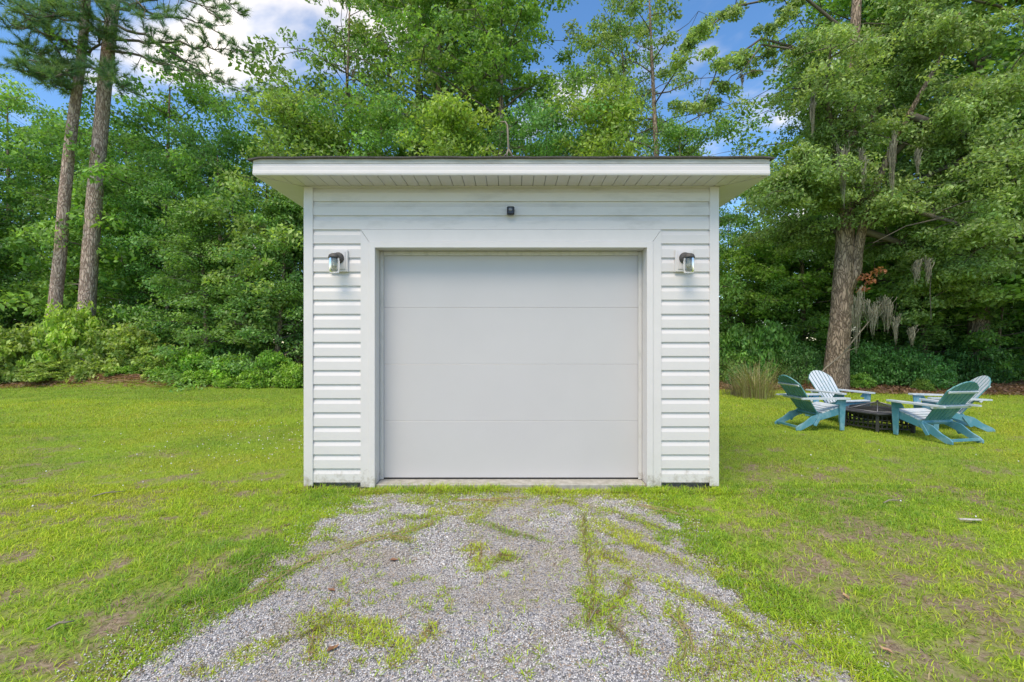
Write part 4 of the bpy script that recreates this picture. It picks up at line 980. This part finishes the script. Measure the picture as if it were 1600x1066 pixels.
# ---------------------------------------------------------------- pines on the left
def pine(label, base, path, r0, brs, seed, dens=1.0):
    o = thing('pine_tree', (0, 0, 0), label, 'tree', 'tall leaning pines at the left')
    tm = MB(); P = [Vector(p_) for p_ in path]; n = len(P); tm.tube(P, [r0*(1-.45*i/(n-1)) for i in range(n)], 16, rough=.05, seed=seed)
    kid('trunk', tm.mesh('pine_trunk', PINEBARK), o)
    bh = MB(); rg = random.Random(seed); T = []
    for b_ in brs:
        Q_ = [Vector(p_) for p_ in b_]; ln = sum((Q_[i+1]-Q_[i]).length for i in range(len(Q_)-1))
        S = []
        for i in range(len(Q_)-1):
            for k_ in range(4): S.append(Q_[i].lerp(Q_[i+1], k_/4) + Vector((rg.gauss(0,.04), rg.gauss(0,.04), rg.gauss(0,.04)))*(1 if i+k_ else 0))
        S.append(Q_[-1]); bh.tube(S, [.055*(1-.85*i/(len(S)-1)) for i in range(len(S))], 6, cap=False)
        for i in range(int(len(S)*.28), len(S)):
            for k_ in range(int(3*dens + rg.random())):
                d = Vector((rg.gauss(0,1), rg.gauss(0,1), rg.gauss(.25,.5))).normalized()*rg.uniform(.3, 1.0)*(.5+.5*(1-i/len(S)))
                e_ = S[i]+d; bh.tube([S[i], S[i].lerp(e_, .5)+Vector((0,0,-.03)), e_], [.014,.009,.006], 4, cap=False)
                T.append((e_, d.normalized())); T.append((S[i].lerp(e_, .75), d.normalized()))
    kid('branches', bh.mesh('pine_branches', TWIG), o)
    q = np.random.default_rng(seed); m_ = 46; TP = np.repeat(np.array([tuple(t_[0]) for t_ in T]), m_, 0); TD = np.repeat(np.array([tuple(t_[1]) for t_ in T]), m_, 0)
    k_ = len(TP); dd = q.normal(0, .75, (k_, 3)) + TD*.8; dd[:, 2] += .25; dd /= np.linalg.norm(dd, axis=1)[:, None]
    L_ = q.uniform(.16, .27, (k_, 1)); sd = np.cross(dd, q.normal(0, 1, (k_, 3))); sd /= np.linalg.norm(sd, axis=1)[:, None]; ww = .0065
    B0 = TP + TD*q.uniform(-.12, .06, (k_, 1))
    V = np.stack([B0 - sd*ww, B0 + sd*ww, B0 + dd*L_], 1).reshape(-1, 3); Fc = np.arange(k_*3).reshape(-1, 3)
    pal = np.array([(.12,.23,.11),(.16,.28,.11),(.10,.20,.11),(.20,.30,.10)]); cl = pal[q.integers(0, 4, len(T))]
    c = kid('needles', np_mesh('pine_needles', V, Fc, LEAF, np.repeat(np.repeat(cl, m_, 0)*q.uniform(.7, 1.3, (k_, 1)), 3, 0)), o); c['kind'] = 'stuff'
    return o
A2 = lambda *l_: [at(*p_) for p_ in l_]
pine('thicker reddish pine trunk nearer the shed, leaning right', 0,
     A2((131,560,16.5),(135,495,16.5),(141,400,16.5),(149,300,16.5),(157,210,16.5),(165,120,16.5),(172,50,16.5),(178,0,16.5),(184,-80,16.5),(188,-200,16.5)), .275,
     [A2((170,62,16.5),(230,64,16.2),(300,72,16),(350,78,15.8),(395,82,15.6)), A2((172,42,16.5),(225,55,16.3),(280,90,16.2),(330,122,16),(400,145,15.8)),
      A2((168,80,16.5),(220,90,16.2),(270,105,15.8),(330,115,15.4)), A2((174,20,16.5),(220,5,16),(270,-10,15.6),(320,10,15.3),(350,40,15)),
      A2((180,-40,16.5),(230,-50,16.5),(290,-40,16.3),(340,-10,16),(370,20,15.8)), A2((178,0,16.5),(240,25,17),(290,30,17.3),(340,50,17.5)),
      A2((176,10,16.5),(150,-10,16),(110,-20,15.5),(60,-10,15)), A2((180,-60,16.5),(200,-30,15.5),(215,0,15),(230,30,14.6))], 31, .9)
pine('slimmer grey pine trunk farther left, with a bushy needle crown', 0,
     A2((78,560,16.3),(86,480,16.3),(94,400,16.3),(102,300,16.3),(110,220,16.3),(118,160,16.3),(125,110,16.3),(131,50,16.3),(136,-20,16.3),(140,-120,16.3)), .205,
     [A2((118,125,16.3),(90,110,16.0),(60,85,15.7),(25,70,15.5)), A2((124,115,16.3),(100,90,16.3),(70,50,16.2),(45,20,16.0)), A2((128,80,16.3),(95,60,15.9),(55,45,15.5),(10,40,15.1)),
      A2((131,40,16.3),(100,10,16.0),(60,-10,15.7),(15,-10,15.5)), A2((128,90,16.3),(150,70,16.0),(165,40,15.7),(180,10,15.5)), A2((122,105,16.3),(95,120,15.5),(60,118,15.0),(30,108,14.6)),
      A2((134,20,16.3),(110,20,15.5),(80,25,14.8),(45,30,14.3)), A2((130,60,16.3),(140,40,15.5),(135,15,15.0),(140,-10,14.6)), A2((134,0,16.3),(100,-30,16.2),(60,-40,16.0),(0,-20,15.8)),
      A2((126,100,16.3),(150,105,15.8),(175,120,15.5),(190,135,15.3)), A2((116,140,16.3),(100,135,15.9),(80,130,15.7)), A2((124,110,16.3),(90,100,17.2),(50,95,17.7),(10,100,18.1)),
      A2((132,30,16.3),(90,30,17.2),(50,10,17.7),(0,10,18.1))], 32, 1.3)

# ---------------------------------------------------------------- far wood
q = np.random.default_rng(50); n = 1900
fx = q.uniform(-48, 48, n); fy = q.uniform(24, 31, n); fz = q.uniform(0, 1, n)**.9 * (7.5 + 2.5*np.sin(fx*.45) + 1.5*np.sin(fx*1.3))
V, Fc, Cc = leaves(np.stack([fx, fy, fz + .2], 1), q.uniform(.8, 1.5, n), 90, .24, G4+G1, q, flat=.7)
tag(link('distant_woods', np_mesh('distant_woods', V, Fc, LEAF, Cc)), 'dim mass of far woodland foliage seen through the gaps between the trees', 'woods', kind='stuff')

# ---------------------------------------------------------------- ornamental grass, litter, small things
def fountain(u, v, hgt, n, wd, label, seed, pal, name='ornamental_grass'):
    gx_, gy_ = gp(u, v); q = np.random.default_rng(seed); a = q.uniform(0, 6.28, n); L_ = hgt*q.uniform(.45, 1.1, n); ln = q.uniform(.15, .8, n); V = []; Fc = []; Cc = []
    for i in range(n):
        bx_, by_ = math.cos(a[i])*wd*q.random()*.3, math.sin(a[i])*wd*q.random()*.3; ux, uy = math.cos(a[i]), math.sin(a[i]); b0 = len(V); c_ = np.array(pal[q.integers(0, len(pal))])*q.uniform(.8, 1.2); w_ = .007
        for j in range(5):
            f = j/4; r_ = ln[i]*L_[i]*f**1.7; z = L_[i]*f*(1-.3*ln[i]*f); wf = w_*(1-f*.9)
            V += [(bx_+ux*r_-uy*wf, by_+uy*r_+ux*wf, z), (bx_+ux*r_+uy*wf, by_+uy*r_-ux*wf, z)]; Cc += [c_, c_]
        for j in range(4): k_ = b0+2*j; Fc += [(k_, k_+1, k_+3), (k_, k_+3, k_+2)]
    o = link(name, np_mesh(name, np.array(V), np.array(Fc), GRASS, np.array(Cc))); o.location = (gx_, gy_, GZ)
    tag(o, label, 'plant'); return o
STR_ = [(.42,.36,.20),(.34,.32,.14),(.28,.32,.10),(.30,.24,.14)]
fountain(1182, 622, 1.1, 420, 1.6, 'tan ornamental grass clump beside the right wall of the shed', 3, STR_)
fountain(1155, 618, .6, 200, 1.5, 'low dry grass tuft between the shed and the tall ornamental grass', 4, [(.30,.25,.17),(.24,.20,.14)])
fountain(1350, 606, .55, 150, 1.4, 'dry grass tuft at the right foot of the oak', 5, [(.36,.28,.14),(.30,.30,.10),(.36,.18,.08)])
fountain(1262, 608, .5, 150, 1.4, 'reddish dry tuft behind the left hand chairs', 6, [(.30,.18,.10),(.26,.12,.07)])
fountain(1560, 603, .35, 120, 1.4, 'low green tuft at the edge of the wood, right of the chairs', 7, [(.10,.2,.04),(.14,.24,.05)])
# leaf litter under the trees
n = 16000; x = q.uniform(-18, 18, n); y = woods_edge(x) + np.abs(q.normal(0, 1.1, n)) - .3; k = (np.abs(x) < y*1.2)
x, y = x[k], y[k]; P = np.stack([x, y, gh(x, y) + q.uniform(.005, .05, len(x))], 1)
V, Fc, Cc = leaves(P, np.full(len(x), .02), 1, .09, [(.30,.18,.11),(.22,.13,.09),(.38,.26,.17),(.16,.09,.06)], q, up=1.2, aspect=.5)
tag(link('leaf_litter', np_mesh('leaf_litter', V, Fc, LEAF, Cc)), 'brown fallen leaves and pine straw along the edge of the wood', 'leaf litter', kind='stuff')
# pine straw on the bank at the left
n = 9000; x = -12.3 + q.normal(0, 2.0, n); y = 14.2 + q.normal(0, .35, n); a = q.uniform(0, 6.28, n); L_ = q.uniform(.08, .3, n); z = gh(x, y) + q.uniform(.0, .07, n)
d = np.stack([np.cos(a), np.sin(a)*.6, q.normal(0, .15, n)], 1)*L_[:, None]*.5; sd = np.stack([-np.sin(a)*.008, np.cos(a)*.008, np.full(n, .006)], 1); P = np.stack([x, y, z], 1)
V = np.stack([P-d-sd, P-d+sd, P+d], 1).reshape(-1, 3)
pal = np.array([(.34,.19,.12),(.26,.14,.09),(.40,.26,.18),(.18,.10,.07)])
tag(link('pine_straw', np_mesh('pine_straw', V, np.arange(n*3).reshape(-1, 3), LEAF, np.repeat(pal[q.integers(0, 4, n)], 3, 0))), 'reddish pine straw heaped on the low bank at the left edge of the lawn', 'pine straw', kind='stuff')

# runners of creeping grass lying over the gravel
V = []; Fc = []; Cc = []; rg = random.Random(8)
for P_, w_, s_, g_ in STR:
    for rep in range(5):
        pts = []
        for i in range(len(P_)-1):
            for k_ in range(6): f = k_/6; pts.append(P_[i]*(1-f) + P_[i+1]*f)
        off = np.array((rg.gauss(0, w_*.4), rg.gauss(0, w_*.4))); c_ = np.array(rg.choice([(.30,.17,.10),(.24,.22,.07),(.38,.30,.17)])); b0 = len(V)
        st_ = rg.randrange(0, max(1, len(pts)//2)); pts = pts[st_:st_+rg.randrange(5, 16)]
        if len(pts) < 3: continue
        for j, p_ in enumerate(pts):
            p_ = p_ + off + np.array((rg.gauss(0,.012), rg.gauss(0,.012))); d = pts[min(j+1, len(pts)-1)] - pts[max(0, j-1)]; d = d/(np.linalg.norm(d)+1e-9)*.0022
            z = float(gh(np.array([p_[0]]), np.array([p_[1]]))[0]) + .016 + rg.random()*.008
            V += [(p_[0]-d[1], p_[1]+d[0], z), (p_[0]+d[1], p_[1]-d[0], z+.002)]; Cc += [c_, c_]
        for j in range(len(pts)-1): k_ = b0+2*j; Fc += [(k_, k_+1, k_+3), (k_, k_+3, k_+2)]
tag(link('grass_runners', np_mesh('grass_runners', np.array(V), np.array(Fc), GRASS, np.array(Cc))), 'thin brown creeping runners lying across the gravel', 'runners', kind='stuff')

# small countable things on the lawn
def twig(u, v, ln, ang, label, r=.006, mat_=STICK, name='twig'):
    x, y = gp(u, v); mb = MB(); c, s = math.cos(R(ang)), math.sin(R(ang)); rg = random.Random(u)
    mb.tube([(-c*ln/2, -s*ln/2, .0), (-c*ln/6+rg.uniform(-.01,.01), -s*ln/6+.01, .014), (c*ln/5, s*ln/5-.008, .012), (c*ln/2, s*ln/2, .004)], [r*.8, r, r*.8, r*.4], 6)
    mb.tube([(0, 0, .012), (c*ln*.2-s*ln*.12, s*ln*.2+c*ln*.12, .02)], [r*.6, r*.3], 5)
    o = link(name, mb.mesh(name, mat_)); o.location = (x, y, float(gh(np.array([x]), np.array([y]))[0]) + .022); tag(o, label, 'twig')
twig(95, 985, .09, 40, 'dead stem on a bare patch at the far bottom left')
twig(1140, 915, .01, 0, 'tiny bud on the gravel', r=.003) if False else None
twig(1236, 1015, .16, 120, 'curved tan dead stem among the weeds at the bottom right', .0035)
twig(930, 965, .18, 60, 'bleached dead stem beside the weeds in the middle of the gravel', .003)
twig(565, 718, .3, 35, 'brown twig on the lawn left of the shed, beside white clover', .007) if False else None
twig(170, 775, .22, 40, 'brown twig lying on the lawn left of the shed')
twig(1395, 790, .2, 15, 'dead twig on the lawn below the fire pit')
x, y = gp(1516, 819); mb = MB(); mb.box(-.075, .075, -.009, .009, .0, .012, M=Matrix.Rotation(R(-6), 4, 'Z')); o = link('plastic_strip', mb.mesh('plastic_strip', TRIM, .003)); o.location = (x, y, float(gh(np.array([x]), np.array([y]))[0]) + .025); tag(o, 'small white plastic strip lying on the lawn at the right', 'plastic strip')
def dleaf(u, v, label, ln=.07, ang=0, mt=DEAD):
    x, y = gp(u, v); mb = MB(); L_ = ln
    mb.add([(-L_/2,0,0),(-L_*.2,-L_*.2,.008),(L_*.25,-L_*.17,.006),(L_/2,0,.012),(L_*.25,L_*.17,.004),(-L_*.2,L_*.2,.01),(0,0,-.004)], [(0,1,6),(1,2,6),(2,3,6),(3,4,6),(4,5,6),(5,0,6)])
    o = link('fallen_leaf', mb.mesh('fallen_leaf', mt)); o.location = (x, y, float(gh(np.array([x]), np.array([y]))[0]) + .014); o.rotation_euler = (0, .1, R(ang)); tag(o, label, 'fallen leaf', 'fallen leaves')
TANL = mat('tan_leaf', (.45,.28,.17), .7)
dleaf(1322, 937, 'tan fallen leaf on the lawn right of the driveway', .055, 80, TANL)
dleaf(616, 879, 'dark brown fallen leaf on the gravel left of centre', .06, 10)
dleaf(520, 1020, 'brown fallen leaf on the gravel at the bottom left', .06, 50)
dleaf(1385, 1020, 'tan fallen leaf in the grass at the bottom right', .05, 120, TANL)
dleaf(518, 927, 'reddish fallen leaf on the gravel left of the weeds', .05, 160)

# white clover heads in the lawn
n = 260; cxs = q.uniform(-6.5, 6.5, n); cys = q.uniform(3.2, 9, n)
for i in range(n):
    if i % 3: cxs[i] = -3.2 + q.normal(0, .9); cys[i] = 6.3 + q.normal(0, .9)
ok = (np.abs(cxs) > 2.1); cxs, cys = cxs[ok], cys[ok]; k_ = len(cxs); sz = q.uniform(.005, .010, k_)
O_ = np.array([(1,0,0),(-1,0,0),(0,1,0),(0,-1,0),(0,0,1),(0,0,-1)], float)[None]*sz[:, None, None]
V = O_ + np.stack([cxs, cys, gh(cxs, cys) + .035], 1)[:, None, :]
T_ = np.array([(0,2,4),(2,1,4),(1,3,4),(3,0,4),(2,0,5),(1,2,5),(3,1,5),(0,3,5)])
Fc = (T_[None] + (np.arange(k_)*6)[:, None, None]).reshape(-1, 3)
tag(link('clover_flowers', np_mesh('clover_flowers', V.reshape(-1, 3), Fc, STONE, np.full((k_*6, 3), .72))), 'tiny white clover heads dotted over the lawn', 'clover', kind='stuff')
